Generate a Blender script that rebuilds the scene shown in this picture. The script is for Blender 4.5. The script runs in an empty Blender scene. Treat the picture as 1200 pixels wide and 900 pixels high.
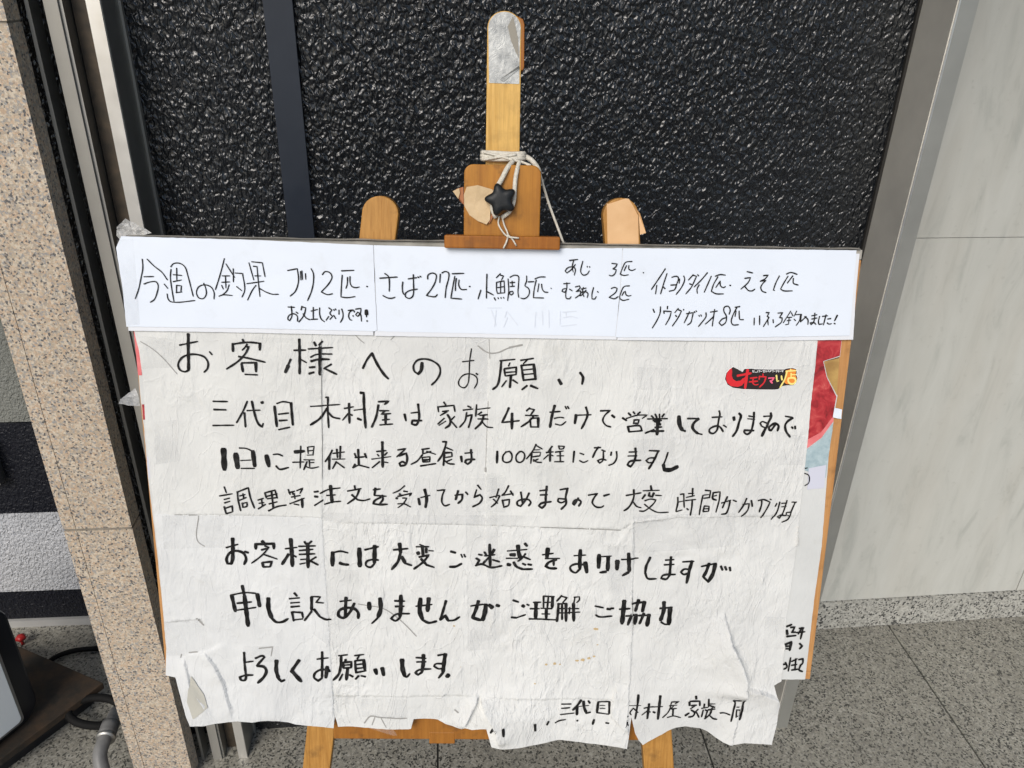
import bpy, bmesh, math, random
import numpy as np
from mathutils import Vector, Matrix, noise
from mathutils.geometry import delaunay_2d_cdt
random.seed(7)
sc = bpy.context.scene
# ---------------------------------------------------------------- camera
H = 1.538                      # eye height (the floor joints are 0.6 m apart)
F = 935.0                      # focal length in units of a 1200 px wide frame
def _n(v): return v/np.linalg.norm(v)
CZ = -_n(np.array([-45., 1792., F]))
CY = np.array([-87., -490., F]); CY = _n(CY-CY.dot(CZ)*CZ)
CX = np.cross(CY, CZ)
W = np.array([CX, CY, CZ])     # camera axes (right, down, forward) -> world
cam_d = bpy.data.cameras.new("camera"); cam = bpy.data.objects.new("camera", cam_d)
sc.collection.objects.link(cam); sc.camera = cam
cam_d.sensor_width = 36; cam_d.lens = 36*F/1200; cam_d.clip_start = .01; cam_d.clip_end = 300
_r, _d, _f = W@np.array([1., 0, 0]), W@np.array([0, 1., 0]), W@np.array([0, 0, 1.])
M = Matrix.Identity(4)
for i in range(3):
    M[i][0] = _r[i]; M[i][1] = -_d[i]; M[i][2] = -_f[i]
M[2][3] = H
cam.matrix_world = M
# ---------------------------------------------------------------- light
SUN_DIR = Vector((-.50, -1.0, .85)).normalized()      # towards the sun: over the left shoulder
world = bpy.data.worlds.new("World"); sc.world = world; world.use_nodes = True
nt = world.node_tree; bg = nt.nodes["Background"]
sky = nt.nodes.new("ShaderNodeTexSky"); sky.sky_type = 'NISHITA'; sky.sun_disc = False
sky.sun_elevation = math.asin(SUN_DIR.z)
sky.sun_rotation = math.atan2(SUN_DIR.x, SUN_DIR.y)
sky.dust_density = 1.6; sky.ozone_density = 1.0; sky.air_density = 1.0
nt.links.new(sky.outputs[0], bg.inputs[0]); bg.inputs[1].default_value = 0.12
sun_d = bpy.data.lights.new("sun", 'SUN'); sun_d.energy = 2.4; sun_d.angle = math.radians(30)
sun_d.color = (1, .945, .87)
sun = bpy.data.objects.new("sun", sun_d); sc.collection.objects.link(sun)
sun.rotation_euler = SUN_DIR.to_track_quat('Z', 'Y').to_euler()
vs = sc.view_settings; vs.view_transform = 'Standard'; vs.look = 'None'; vs.exposure = 0.08; vs.gamma = 1
# ---------------------------------------------------------------- handwriting
# (name, sheet, x0, y0, scale, pen width, strokes) ; "@w" sets the pen width of one stroke
INK = [
("strip_left", "strip", 150,290,8,9, """150 105 155 190 140 270 115 390 85 475;195 105 260 170 335 230 385 300;165 270 255 268;165 338 215 320 280 318 297 345 285 430 260 485 225 508;
415 178 440 148 500 145 545 175 575 260 605 375 625 452;418 200 412 270 425 380 445 500;470 190 472 300;438 250 518 258;438 316 515 300;470 350 468 420;470 350 515 355 510 405;465 418 520 412;355 338 388 378;382 430 390 475 410 500 450 508 640 492;
722 330 745 390 745 440 715 475 675 465 655 420 675 365 730 345 790 365 820 420 818 478;
915 100 895 180 870 270 832 390;930 150 1010 275;895 262 965 262;890 322 965 318;925 265 930 375;890 350 905 385;960 345 940 400 890 445;865 452 895 440 990 445;998 195 1000 318;1015 235 1085 240 1105 400 1080 460;1030 362 1078 400;
1145 140 1190 300;1170 130 1270 140 1295 270;1185 172 1220 175 1230 290 1248 455;1200 262 1255 262;1125 335 1285 312;1210 350 1180 390 1132 488;1245 380 1310 415 1365 433 1420 433"""),
("strip_left", "strip", 300,290,8,10, """305 212 395 195 408 290 400 350 375 410 330 450;@9 425 220 430 300;@9 438 215 445 298;@9 472 240 475 295;525 195 545 235 548 300 530 400 492 492;
630 250 655 222 700 232 720 270 700 320 620 412 680 437 725 428;808 215 925 210;815 255 808 350 803 458 860 465 935 455;865 275 862 340 850 378;888 268 890 330 905 360 945 372 975 365;1043 360 1052 362;
310 552 370 555;340 545 345 640 325 680 308 665 320 630 365 615 395 635 398 685;385 598 402 612;440 545 432 580;438 550 475 560 465 610 445 650 410 692;450 615 480 655 515 672;525 590 585 575;545 555 545 665;525 668 585 665;605 560 605 620 620 665 650 690;
690 560 720 580 700 610 725 640 700 668;665 675 690 640;735 630 755 660;@9 735 575 742 585;@9 750 568 757 580;785 580 785 620;810 570 822 610 820 655 798 695;870 585 925 578 885 600 875 640 890 672 905 675;915 632 918 640;925 590 930 600;
940 572 990 565 985 610 960 640 940 625 960 600 985 620 995 685;@28 1040 585 1042 620;@9 1042 620 1042 645;@12 1045 680 1050 685"""),
("strip_middle", "strip", 430,290,8,10, """125 283 288 272;172 240 205 265 215 340 213 405;155 445 200 468 240 470 268 460;340 318 335 370 342 420 352 435;390 290 470 278;438 250 440 340 440 420 430 455 400 472 365 455 365 425 400 400 475 385;480 270 490 278;500 265 510 272;
572 292 575 255 615 235 650 250 645 310 610 380 560 445 610 455 645 455 662 435;690 245 685 325;705 235 735 220 768 235 768 280 745 370 735 465;800 242 910 238;825 265 800 400 788 470 890 478;840 285 832 340 830 400;865 300 862 350 885 388 935 388;960 360 968 362;
1068 395 1042 478;1125 245 1122 350 1120 470;1128 410 1185 440"""),
("strip_middle", "strip", 550,290,8,9, """290 240 252 280;290 255 320 262 300 300;255 320 255 395 262 422;255 322 325 308 330 420;262 425 325 420;260 372 322 362;292 310 292 420;232 465 245 488;268 465 272 475;295 462 298 472;318 462 325 470;
362 290 368 400 358 492;380 275 420 255 458 265 460 330 455 420 462 462;400 310 402 360;380 325 425 322;380 362 422 358;380 410 405 405 410 425 390 440 375 425 380 410;535 262 535 310 520 355 550 375 562 410 545 455 510 475 480 468;550 318 605 315;
612 290 660 272 710 272;625 300 605 390 598 465 695 468;650 335 638 410;675 338 680 380 700 410 735 415;@6 760 375 768 380;
@10 935 118 1012 108;@9 975 115 960 180 970 225;990 155 950 205 910 235 895 215 920 185 975 180 990 200 980 255;1060 125 1045 180 1040 225 1065 255 1100 245 1120 215;1100 172 1102 180;1122 175 1125 182;
880 335 940 330;910 325 908 385 890 415 865 405 875 385 908 380 900 430 905 470 935 475 950 455;935 385 960 400;990 365 1028 355 1035 370 995 410 1035 400 1040 425 990 468;1045 385 1090 375;1065 370 1055 410 1070 455;1090 395 1050 440 1032 450 1040 420 1090 410 1108 430 1100 465;1160 370 1145 430 1145 475 1170 478 1185 455;1195 408 1205 415"""),
("strip_right", "strip", 650,290,8,9, """530 145 580 150 565 180 540 195;540 195 572 205 560 240 530 262 505 255;720 128 660 135 630 190 608 245 640 258 685 252;668 165 645 215;690 165 690 200 720 212 750 198;822 232 828 234;
525 380 555 368 580 378 570 410 505 462;505 462 555 475 590 455;695 355 645 362 615 420 605 470 630 490 690 480;645 410 625 445;655 405 665 440 685 450 710 445"""),
("strip_right", "strip", 750,290,8,10, """230 195 170 285 100 388;150 350 138 430;245 240 215 330 185 430;205 360 228 382;290 275 330 265 350 275 335 340 315 390 265 405;280 348 325 345;362 290 358 330;400 262 410 290 385 360 330 435;
490 250 445 300;485 255 520 265 500 310 470 370 420 430;455 335 480 345;530 250 540 262;622 232 560 305 498 365;545 345 525 385 528 425;658 265 625 340 592 415;695 265 740 250 790 255;720 270 680 340 658 405 700 428 772 430;735 320 700 370;740 310 745 355 770 372 790 362;830 350 840 352;
992 222 1045 235;970 285 1025 278 1005 320 935 385;975 365 1005 398 1040 402 1065 385;
@11 115 572 128 602;185 550 180 610 150 680 108 748;250 545 248 570;215 588 218 612;220 590 285 595 270 650 232 718;350 565 318 605;345 575 380 590 350 650 295 730;325 630 335 642;398 575 402 580;425 615 490 605 480 650 465 700 435 720;455 595 430 650 405 700;500 595 505 605;515 588 522 595;
542 630 548 640;560 625 568 638;608 605 610 640 575 690 538 735;650 600 715 590;690 575 680 640 668 730;680 640 640 680 602 712;825 620 835 580 815 545 780 555 775 590 800 640 790 700 755 725 730 700 760 665 800 650;880 555 925 548;895 560 860 630 845 690 860 718 912 718;890 590 880 640;918 590 920 640 925 668 960 670"""),
("strip_right", "strip", 860,290,8,10, """265 260 310 255 280 290 235 312;235 312 290 305 262 330 240 370 255 405 290 418;415 262 380 330 358 395 370 398;480 245 520 230 580 248;495 265 455 330 425 385 450 400 535 402;540 262 518 290 488 330;545 285 545 330 590 348;
180 655 178 720;230 635 230 718;290 605 320 605 300 640;300 640 318 650 265 735;305 670 310 720;355 670 358 700;400 610 445 605 415 650;415 650 440 655 435 690 375 738;
@8 520 590 450 700;@8 525 605 540 635;@8 490 650 530 648;@8 485 680 520 675;@8 505 650 500 710;@8 470 718 500 712;@8 575 590 550 640;@8 560 625 610 620 600 680 570 725;@8 550 665 565 680;
620 620 610 690;612 690 665 640;650 640 680 670 680 715;715 635 765 625;715 665 765 655;745 610 735 690 710 718 700 700 740 700 755 715;790 640 778 690 785 715 815 710;815 640 865 635;850 625 825 720;865 665 895 660;860 700 875 712 900 708;@14 955 630 930 680;@11 925 705 935 710"""),
("line_heading", "main", 190,385,6,12, """@18 185 38 185 130 188 230 188 290;@10 125 115 250 90;@12 188 290 165 302 130 290 115 255 140 205 190 182 250 182 300 200 325 240 320 280 298 305;@10 335 162 352 182;
568 75 578 95;@16 498 105 500 158;500 108 600 95 690 102;@16 690 102 688 148;@10 600 108 585 130 565 150;595 125 612 125 590 170 540 225 455 283;540 195 600 205 725 235;@16 560 245 570 300;562 240 660 238;@18 660 238 662 300;@10 585 320 672 324;
@16 965 75 968 200 968 315;928 152 1010 150;@14 905 215 885 260;@22 888 260 868 305;@10 975 215 1015 238;@14 1070 95 1082 118;1128 88 1105 115;@10 1028 142 1200 132;@10 1045 200 1080 182 1195 178;@14 1048 228 1100 215 1175 215;@20 1112 130 1112 320;@14 1038 272 1075 268;@14 1035 315 1068 305;1190 250 1140 278;@13 1140 278 1228 320"""),
("line_heading", "main", 350,385,6,13, """452 278 480 220 515 172;@16 515 172 560 260 605 325 630 350;@20 868 240 860 295 840 318;@12 840 318 815 300 808 260 835 222 890 212 950 230 990 265 995 310 970 360 935 395"""),
("line_heading", "main", 520,385,6,10, """@8 195 140 182 230 178 330 170 385 145 415 110 400 105 370 140 325 190 318 230 340 235 380 215 418;@8 132 232 212 222;@10 228 314 238 322;
395 225 500 215;@14 405 225 395 320 375 400 345 425;465 240 455 262;@12 425 285 432 330;@12 425 282 510 270 508 320;@9 430 308 505 302;435 332 510 322;@16 472 330 465 412;440 365 408 408;@12 485 360 518 382;
540 222 630 208;590 215 560 245;@14 545 258 560 360;@12 545 258 630 250;@18 632 250 645 355;@9 560 290 630 282;@9 560 322 635 315;@12 558 362 650 352;@14 585 400 550 428;@14 610 400 660 420;@20 808 358 825 388;@16 958 308 978 340 972 388"""),
("line_family", "main", 190,385,6,11, """360 510 460 512;@12 365 568 450 570;@10 358 680 505 678;600 510 570 580 525 660;@12 580 590 588 690;@9 598 575 690 572;@14 632 510 650 590 680 670 705 690;@10 705 690 712 665;@22 704 516 706 520;@16 792 545 808 685;@10 808 525 850 512 905 520;@16 908 520 920 675;820 600 890 592;@12 825 645 880 642;822 708 898 692"""),
("line_family", "main", 350,385,6,12, """@9 85 545 290 532;192 482 208 480 205 560 212 695;@14 200 560 150 630 85 675;212 590 240 620 290 632;@14 355 525 358 662;@10 322 560 385 548;@10 350 595 310 642;@10 362 600 378 608;@8 390 572 470 562;@16 435 450 458 450 462 570 472 695;@14 415 630 440 640;
562 512 635 508 605 530;@14 562 535 545 620 515 690;@10 570 575 635 575;@10 610 575 580 600 648 595;@16 612 605 612 670;@10 590 640 640 635;@10 572 675 662 668;@14 745 600 755 645;@9 790 592 850 585;@14 840 530 845 640 825 675 795 668 800 645 865 645"""),
("line_family", "main", 500,460,8,13, """@14 160 88 180 115;@14 105 130 112 178;@14 112 132 255 118 265 175;148 175 205 168;190 178 128 212;@18 195 205 220 250 215 300 175 330;165 238 105 292;@10 180 265 115 305;262 222 225 258;@14 228 265 282 325;
385 125 415 138;342 162 430 152;@14 375 185 360 260 310 322;@16 378 218 425 205 412 260 392 325;@14 468 112 460 220;@10 478 155 595 140;515 180 480 205;498 212 570 205;480 245 575 245;@18 535 210 515 275 455 338;@12 520 270 560 315 620 325;
@18 770 142 740 210 705 278;@14 705 278 868 262;@24 800 195 798 335;@14 965 142 935 170;@14 960 148 1010 158 975 205;925 212 1045 215;@16 1000 225 950 275 885 318;@16 970 250 975 320;@14 975 240 1045 235;@22 1045 235 1045 320;975 320 1045 320"""),
("line_family", "main", 640,470,8,14, """35 102 130 95;@22 80 40 55 130 35 240;@12 75 160 130 150 165 155;@12 85 212 140 222 185 190;178 48 190 70;200 48 212 68;@24 280 128 268 205;@12 300 130 420 126;@18 372 55 388 120 360 200 330 255;508 90 600 85 550 130 530 180 560 225 605 240;@18 615 130 640 150;
@18 770 110 790 130;@16 815 98 828 115;@16 880 100 855 120;@18 715 155 750 178;@12 750 160 850 130 945 128 900 160;820 175 870 172 860 205 815 205 825 180;@20 765 235 775 285;@16 770 235 880 232 895 275;775 285 900 275;
@16 1020 120 1035 150;@16 1060 120 1062 150;985 135 1005 155;@16 1105 118 1085 145;950 165 1135 162;@22 1015 185 1060 195;@20 1040 215 1070 215;@18 1020 245 1080 240;@26 1045 175 1038 310;@18 985 280 1100 278;@16 1010 265 928 298;1000 180 1080 180"""),
("line_family", "main", 770,470,12,24, """@50 305 215 310 300 325 360 350 400;340 398 395 420;@22 425 242 580 242;@34 580 245 510 310 495 370 540 430 570 450;@20 570 452 630 465;870 135 880 180 865 250 850 340 840 400 790 450 740 440 730 400 780 360 850 345 890 370 925 425;@20 770 225 910 218;@20 930 335 970 362"""),
("line_family", "main", 850,470,12,24, """@40 115 225 120 260;@30 190 170 215 200 190 290 150 420 100 490;@18 325 205 410 222;@16 310 245 410 252;@26 400 155 395 250 370 380 350 430 300 462 260 430 265 405 395 410;@20 535 212 655 205;@30 635 165 640 215 600 300 575 370;@20 575 305 510 285 485 310 510 350 575 375 590 340;@36 560 380 510 485;
@28 705 320 640 410 615 400 610 370 650 330 700 310 745 345 730 415;@20 840 210 945 228;@28 945 235 880 275 840 330 850 420 905 500;930 360 945 380;975 350 980 385"""),
("line_lunch", "main", 250,515,8,14, """@44 98 90 106 275;@42 212 135 230 260;@12 245 78 310 82 365 105;@34 372 108 390 245;@10 258 195 355 190;@12 262 268 388 268;@36 500 150 522 245;565 138 610 135 650 152;@16 590 245 620 275 705 260;
@12 820 60 815 265;@28 765 115 850 108;@12 745 212 850 208;@12 885 70 890 130;@10 890 68 945 62 935 145;@10 890 105 935 100;@9 880 145 935 142;@10 850 188 948 188;@12 900 190 905 250;@10 905 215 945 212;880 205 850 280;@12 865 250 920 265 990 252"""),
("line_lunch", "main", 380,515,8,14, """@16 75 98 50 150 10 205;@20 48 160 48 275;@12 82 128 190 115;@16 118 90 125 165;@16 152 62 148 170;@10 75 182 195 180;115 205 80 270;125 215 190 262;@18 318 92 325 240;@16 285 130 300 165;290 168 375 160;@16 380 130 395 168;@16 290 230 270 262;@13 270 262 325 235;325 237 420 262;
@22 545 20 548 255;492 110 580 102;500 138 512 152;590 120 565 145;@10 445 182 625 158;520 205 450 262;@12 540 205 598 215;690 95 765 82 725 120 680 160;@18 700 150 770 125 778 180 760 235 715 245 705 220 735 205 760 220;
915 90 985 80;925 95 925 130;@12 930 130 1000 108;920 140 870 200 815 230;@12 960 108 1045 135;918 165 925 205;@12 925 165 990 158 990 200;@18 930 190 985 185;@12 925 208 990 205;902 245 1045 222"""),
("line_lunch", "main", 500,515,8,13, """@16 150 18 185 18 170 80 140 150 105 200;188 75 245 98;150 130 235 118;@18 165 140 158 238;172 118 235 118 238 155;175 165 230 158;185 205 235 182;@14 170 195 200 220 260 228;@20 322 155 330 205;358 125 430 118;@18 415 92 415 200 385 228 360 210 370 190 450 182;
@20 662 108 658 215;@14 745 110 715 150 718 200 750 212 790 195 798 140 775 108 745 115;@14 870 110 838 150 845 200 875 212 910 185 915 130 885 108 865 115;@14 1025 42 990 110 935 178;1030 55 1082 85;@10 1010 95 1060 92;@14 985 125 975 220;@10 990 118 1065 115 1062 150;990 160 1060 150;1000 200 1045 180;1000 185 1030 208 1075 212"""),
("line_lunch", "main", 630,515,8,14, """135 60 100 105;80 118 145 112;@18 118 90 115 200;@12 100 140 55 182;@10 122 140 145 150;@12 195 58 205 85;@12 195 58 250 62 240 82 205 88;@12 165 115 240 105;@10 180 150 245 150;210 115 212 205;@12 158 205 245 205;@16 342 108 332 210;@12 395 125 432 138;@12 392 195 430 212 470 195;
530 75 590 72;@16 570 68 540 110 515 165;@12 600 95 632 108;@14 615 112 608 195 580 218 560 195 600 180 640 190;@16 690 115 685 145;738 110 740 170 710 220 665 238;@12 855 115 930 112;@12 845 152 930 150;@18 915 78 918 150 895 220 870 252 840 235 860 205 965 192;
1045 102 1140 105;@18 1130 105 1090 190 1040 272;1095 170 1045 172 1015 195 1040 215 1085 210"""),
("line_lunch", "main", 640,470,8,14, """@14 1140 478 1120 540 1095 600;@30 1098 595 1105 635;@34 1105 640 1160 642 1228 612"""),
("line_wait", "main", 250,515,8,13, """105 440 125 495;62 525 178 505;105 558 155 545;108 590 158 575;@14 105 625 125 690;@14 115 640 180 618 185 670;130 688 185 672;@14 228 485 235 560 260 662;@14 225 490 330 448 350 540 388 638;280 505 288 545;250 525 300 512;250 565 310 540;275 590 280 632;275 595 318 585 318 620 280 632;
420 565 470 548;455 560 462 625;@10 430 595 475 588;@14 425 645 490 605;@14 485 495 500 545;@14 490 495 580 470 602 545;500 530 600 505;510 552 600 540;@16 548 485 565 640;525 600 600 580;@14 520 665 600 625 685 610;
@14 705 465 722 510;710 495 765 480;745 485 748 510;785 475 840 452 815 500;735 535 815 520;760 500 768 550;720 598 855 545;@20 835 550 838 630;760 600 805 608;@18 950 485 985 480;@22 955 528 980 530;952 612 1030 562;1005 498 1080 465 1190 450;@26 1100 430 1115 585;1065 520 1145 515;1045 602 1120 582 1195 575"""),
("line_wait", "main", 380,515,8,14, """@16 285 430 290 460;220 480 345 458;@16 330 465 300 535 220 598;@18 260 515 310 560;310 562 370 570 428 555;460 470 525 462;@20 480 455 470 520;470 522 580 530;@16 545 520 550 560 520 600;@18 530 540 470 575 460 600 520 608 590 605;
@12 755 430 700 475 645 500;@18 675 545 685 550;@16 705 505 720 520;690 530 820 500 800 525;745 480 780 485;@12 735 545 775 545 740 600 692 635;@12 690 600 745 598 810 628;@22 885 550 895 605;@12 905 540 990 520;@24 942 465 960 550 950 630;1060 475 1130 468 1108 520 1105 590 1130 618 1175 605"""),
("line_wait", "main", 500,515,8,14, """265 520 340 510;@20 295 478 272 560;@18 335 515 330 560 295 595;365 490 385 512;478 425 510 465;@12 468 468 445 540;@16 445 540 500 515 520 545 500 590 432 628;675 460 650 540;@12 590 540 680 520;685 525 650 590 605 628;@12 625 555 665 595;768 430 730 500 705 520;@12 705 522 810 505;@16 785 480 810 520;@16 710 565 720 620;715 568 775 560 765 615 720 632;
@16 882 490 895 570 900 600;@16 960 500 930 560 880 625 850 610 850 580 900 560 960 565 975 590 955 620"""),
("line_wait", "main", 630,515,8,15, """20 478 90 470;@16 25 518 90 515;@18 85 435 75 540 70 610 40 640 10 620 30 598 125 580;210 468 285 455;@18 280 455 262 540 265 600 220 650;250 555 195 550 190 575 220 590 255 575;@18 380 545 340 610 330 595 345 570 385 562 405 580 385 620;475 518 560 505 530 540 512 590 550 630 600 630 618 618;@18 620 525 670 510"""),
("line_wait", "main", 720,545,10,16, """135 352 310 322;@20 225 285 225 370 195 450 145 510 110 530;220 430 260 480 310 495;@22 425 240 432 285;@14 335 298 525 292;@20 360 345 325 390;@20 410 320 398 360;@24 460 325 440 370;@18 405 330 420 370;@14 480 350 550 355;355 415 420 395 485 405 460 445 400 500 340 535 290 532;@14 350 455 420 510 500 548 630 548;
@18 740 375 740 440 718 535;@14 720 540 790 520;770 340 810 332 812 420 815 490;@12 745 430 815 415;@18 915 270 912 350;@14 865 330 925 328;@14 840 375 935 355;@14 830 412 950 400;@18 910 400 905 480 885 580;@18 845 505 862 518;1035 350 1015 440 990 575;1060 292 1125 298 1110 380;@14 1045 385 1100 378;@12 1045 348 1105 342"""),
("line_wait", "main", 820,545,10,16, """@20 155 320 150 390 190 405;155 320 235 308 225 400 185 545;@12 160 360 195 350;@18 50 480 35 535;50 475 105 478 100 530;@14 35 540 100 535;@12 45 508 100 505;@14 250 440 360 405;@18 320 365 290 430 262 495;@18 350 420 335 490 300 560 250 568;385 405 425 420;
@18 545 385 510 460 450 545;500 455 575 445 555 520 510 570 480 590;@22 600 410 610 475;680 410 740 398 820 430 790 490 730 580 710 610;@18 720 400 720 450 690 540;@14 820 395 835 402;935 430 900 540 835 630;@14 900 445 880 480;@12 955 445 1020 440;@12 955 485 1010 478;1020 412 975 540 930 620 905 600 940 580 1000 585;@12 1075 430 1130 430;1115 432 1070 530 1030 630 960 665;@14 1055 545 1010 550 1005 580 1050 590"""),
("line_apology", "main", 255,620,6.667,14, """@24 120 70 122 170 120 230 110 265;@18 110 265 80 265 72 230 100 180 150 165 205 185 225 230 210 270;@12 70 140 160 115;@18 215 172 240 180;@22 350 92 362 108;@20 300 112 300 150;@20 305 115 440 112 440 150;@12 370 130 400 140 370 180 320 225 268 262;345 160 380 150;@12 360 195 465 232;@18 352 260 358 290;@16 355 258 425 252 412 290;358 292 412 292;
@26 572 75 580 180 585 285;@12 530 152 620 140;@20 555 195 505 272;@12 585 200 615 215;680 95 692 115;735 92 710 115;@12 635 132 765 128;640 165 745 155;640 195 760 190;@24 705 110 708 295;@12 650 235 690 232;@12 645 270 685 262;770 215 730 240;@16 725 245 785 275;@28 900 180 898 280;915 178 960 170 1018 182;@20 955 262 985 272 1022 275"""),
("line_apology", "main", 420,620,6.667,15, """@30 8 150 12 285;52 158 155 135;@28 128 130 125 260;125 268 95 295 60 280 65 250 110 235 155 240;275 160 385 150;@26 322 112 330 180;@20 330 180 310 250 262 312;@24 340 215 365 262;365 265 415 280;@12 480 118 510 130;@12 452 135 550 135;@26 465 180 470 190;@22 500 140 505 200;@20 530 150 530 180;@10 550 165 585 168;@16 475 215 550 200 510 250 435 308;@18 490 230 530 272;530 275 590 295;
@16 722 172 758 182;@18 715 292 760 290 805 268;@12 802 195 812 218;@12 825 195 835 215;@20 1025 115 1030 285;985 175 1000 200;@20 1060 155 1040 195;@12 985 205 1065 195;1020 215 975 262;1050 235 1100 250;940 195 965 200;@16 920 225 945 240 920 280;915 282 960 270 1040 295 1120 282"""),
("line_apology", "main", 580,620,8,16, """@12 115 200 300 185;@32 215 150 225 230 240 268;@30 145 235 185 235;@16 285 225 250 270 215 295;@22 280 130 300 152;@12 105 268 215 268;260 250 330 280;@30 120 325 140 330;@22 175 305 200 345 260 372;@18 260 372 350 370;@20 260 318 285 330;@20 310 325 340 330;@34 495 178 485 265;@14 445 235 545 222;@12 470 272 540 270 605 270;@22 575 280 500 310 475 345 510 362 575 365;@18 550 275 550 335;
@30 800 195 795 280 795 370;@18 790 375 755 405 710 380 705 350 750 325 830 330;@12 740 245 850 240;@34 845 310 860 400;@34 975 240 970 355;@12 975 255 1090 248;@32 1060 260 1055 380;@22 1040 395 985 402"""),
("line_apology", "main", 710,630,6.667,15, """@30 88 178 85 242;@12 120 165 250 155;@26 175 120 178 200 180 255;@18 175 265 130 290;@18 345 152 315 210 305 270;305 270 325 315 390 318;@12 465 175 530 170;@12 455 210 530 205;@18 508 148 502 220 498 290;498 290 470 322 430 315 440 295 540 285;@12 598 185 685 180;@22 670 180 650 260 630 350;655 248 610 245 585 268 605 285 650 275;745 222 860 200;@22 805 200 785 260 760 300;@26 855 205 835 280 800 340;800 345 755 298;898 222 910 252;930 225 940 250;965 228 970 255"""),
("line_understanding", "main", 255,620,6.667,15, """@24 112 512 140 638;@12 112 510 220 492 300 498;@26 312 505 330 598;155 575 265 565;@12 150 630 300 608;@20 195 438 212 520;@28 212 520 240 750;@28 398 538 400 620 425 690;@18 425 692 460 722 510 720 550 698;@16 600 498 620 520;@12 562 542 640 535;@12 572 575 640 570;575 605 640 600;@16 582 645 595 715;588 645 660 650 668 690;@12 600 708 665 700;@12 732 525 805 525 770 570 828 572;@20 735 530 735 630;735 640 680 712;@18 755 625 800 680;800 680 840 698 885 702;
@12 958 560 1045 550;@22 1005 530 1000 620 1000 680;@20 1070 575 1030 650 980 690 945 670 955 630 1020 610 1075 620 1100 650 1100 690"""),
("line_understanding", "main", 420,620,6.667,15, """@28 85 570 88 620;@28 170 538 175 620 155 680;150 690 108 730;285 558 360 560;290 602 355 600;@26 332 518 332 600 325 680;325 690 290 715 255 695 290 665 398 658;@12 450 600 575 585;@30 485 542 480 640 500 700;@18 500 705 550 728 610 715;@28 550 538 540 635;@18 685 555 660 640 640 705;@20 640 700 680 670 700 708;700 710 750 705 790 680"""),
("line_understanding", "main", 540,680,8,16, """95 235 215 220;@28 165 190 145 260 110 345;@26 110 345 185 370;@36 235 225 225 300 205 368;@34 268 228 295 250;@26 335 230 358 238;@18 490 185 540 202;@20 475 345 520 350;@14 520 350 605 320;@26 578 235 592 245;620 225 638 232;
@14 680 205 750 202;@14 650 265 735 262;@30 705 205 700 355;@14 640 358 760 358;775 145 775 250;@14 775 145 875 150;@26 860 155 855 245;820 150 800 355;@12 770 205 850 200;@12 750 258 855 260;@12 760 310 835 310;@24 800 260 800 355;@14 740 358 890 365;
945 140 900 190;@14 940 145 995 160 955 205;@22 915 215 910 290 900 378;@14 920 218 985 212;@24 985 215 985 375;@12 920 260 985 260;@12 920 300 985 300;@18 948 220 948 360;@12 1060 155 1110 150 1110 180 1085 205;@12 1068 160 1055 230;@14 1020 250 1015 310;@12 1005 262 1105 262;@12 1000 300 1115 295;@26 1055 215 1058 375"""),
("line_understanding", "main", 580,620,8,15, """938 718 1015 735;@22 1052 745 1080 748;@18 1085 740 1110 738;@16 945 802 970 818 1095 812"""),
("line_understanding", "main", 710,630,6.667,16, """@30 142 490 125 665;@14 105 555 185 548;205 512 300 500;@22 255 485 230 568;@26 300 500 285 572;@14 155 608 235 600;@20 200 595 170 675;@26 235 600 225 670;@14 255 605 345 602;@20 295 590 262 668;@28 335 600 320 682;@14 420 548 515 540;@26 452 500 450 560 425 640;@30 500 545 490 670;@14 430 655 460 672 490 670"""),
("line_closing", "main", 260,740,6.667,16, """175 160 180 260 190 350;@12 182 238 245 228;190 350 180 380 150 378 140 355 180 342 242 338;265 205 320 185 335 195 275 262;@20 278 265 330 270 350 300 330 350 285 395;@26 430 220 428 300 445 355;@18 445 358 470 382 492 370;@22 605 220 548 300;@26 548 300 622 380;
@18 785 155 785 260 785 350;@12 745 212 832 200;785 355 755 378 722 355 730 320 785 290 835 300;@26 825 270 815 350;835 290 845 305"""),
("line_closing", "main", 370,740,6.667,14, """@12 180 185 248 178;@18 200 185 195 270 180 330 140 375;@16 235 215 232 232;@18 215 240 218 280;@16 215 238 280 232 278 275;@12 220 258 275 255;220 282 278 278;@22 250 285 240 372;210 330 185 378;@16 265 335 290 350;@12 305 185 375 178;@12 340 185 325 212;@16 308 225 315 318;308 225 375 220;@22 375 220 385 300;@12 315 255 375 250;@12 315 285 378 280;312 318 392 305;@16 335 345 312 370;355 345 388 352;
@26 465 295 475 330;@28 520 285 530 338;@30 675 215 680 290 695 340;695 345 710 350 735 325;785 200 860 205;790 235 860 232;@24 842 178 840 250 830 310;@16 830 315 800 335 778 318 800 300 898 288;955 182 1020 170;@26 1012 172 1000 260 995 310;@18 995 315 962 355;995 245 935 248 925 265 960 285 998 280;@34 1028 340 1036 345"""),
("line_signature", "main", 645,800,10,16, """130 240 240 240;130 290 225 282;@14 115 365 275 348;@26 360 205 310 265 262 310;@32 310 280 310 365;@10 330 275 450 268;@28 388 220 395 290 420 350;@18 415 358 468 345;@22 445 215 462 240;@26 560 230 545 350;560 225 695 215;@22 690 220 685 350;@10 580 268 640 265;@10 580 300 640 298;@14 545 352 680 358;
@8 915 245 1055 245;@26 1025 125 1015 230;@20 1015 230 1000 320 985 395;@14 960 280 925 330 940 350;@14 965 275 1020 325;@26 1150 230 1130 400;@14 1090 278 1200 262;@14 1130 310 1065 355;@14 1150 320 1165 328;
@16 55 460 95 440 175 425;@24 312 436 316 440;@24 510 432 495 482;@18 648 462 680 462;875 370 900 358;@18 895 410 885 455;870 470 905 462"""),
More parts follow.
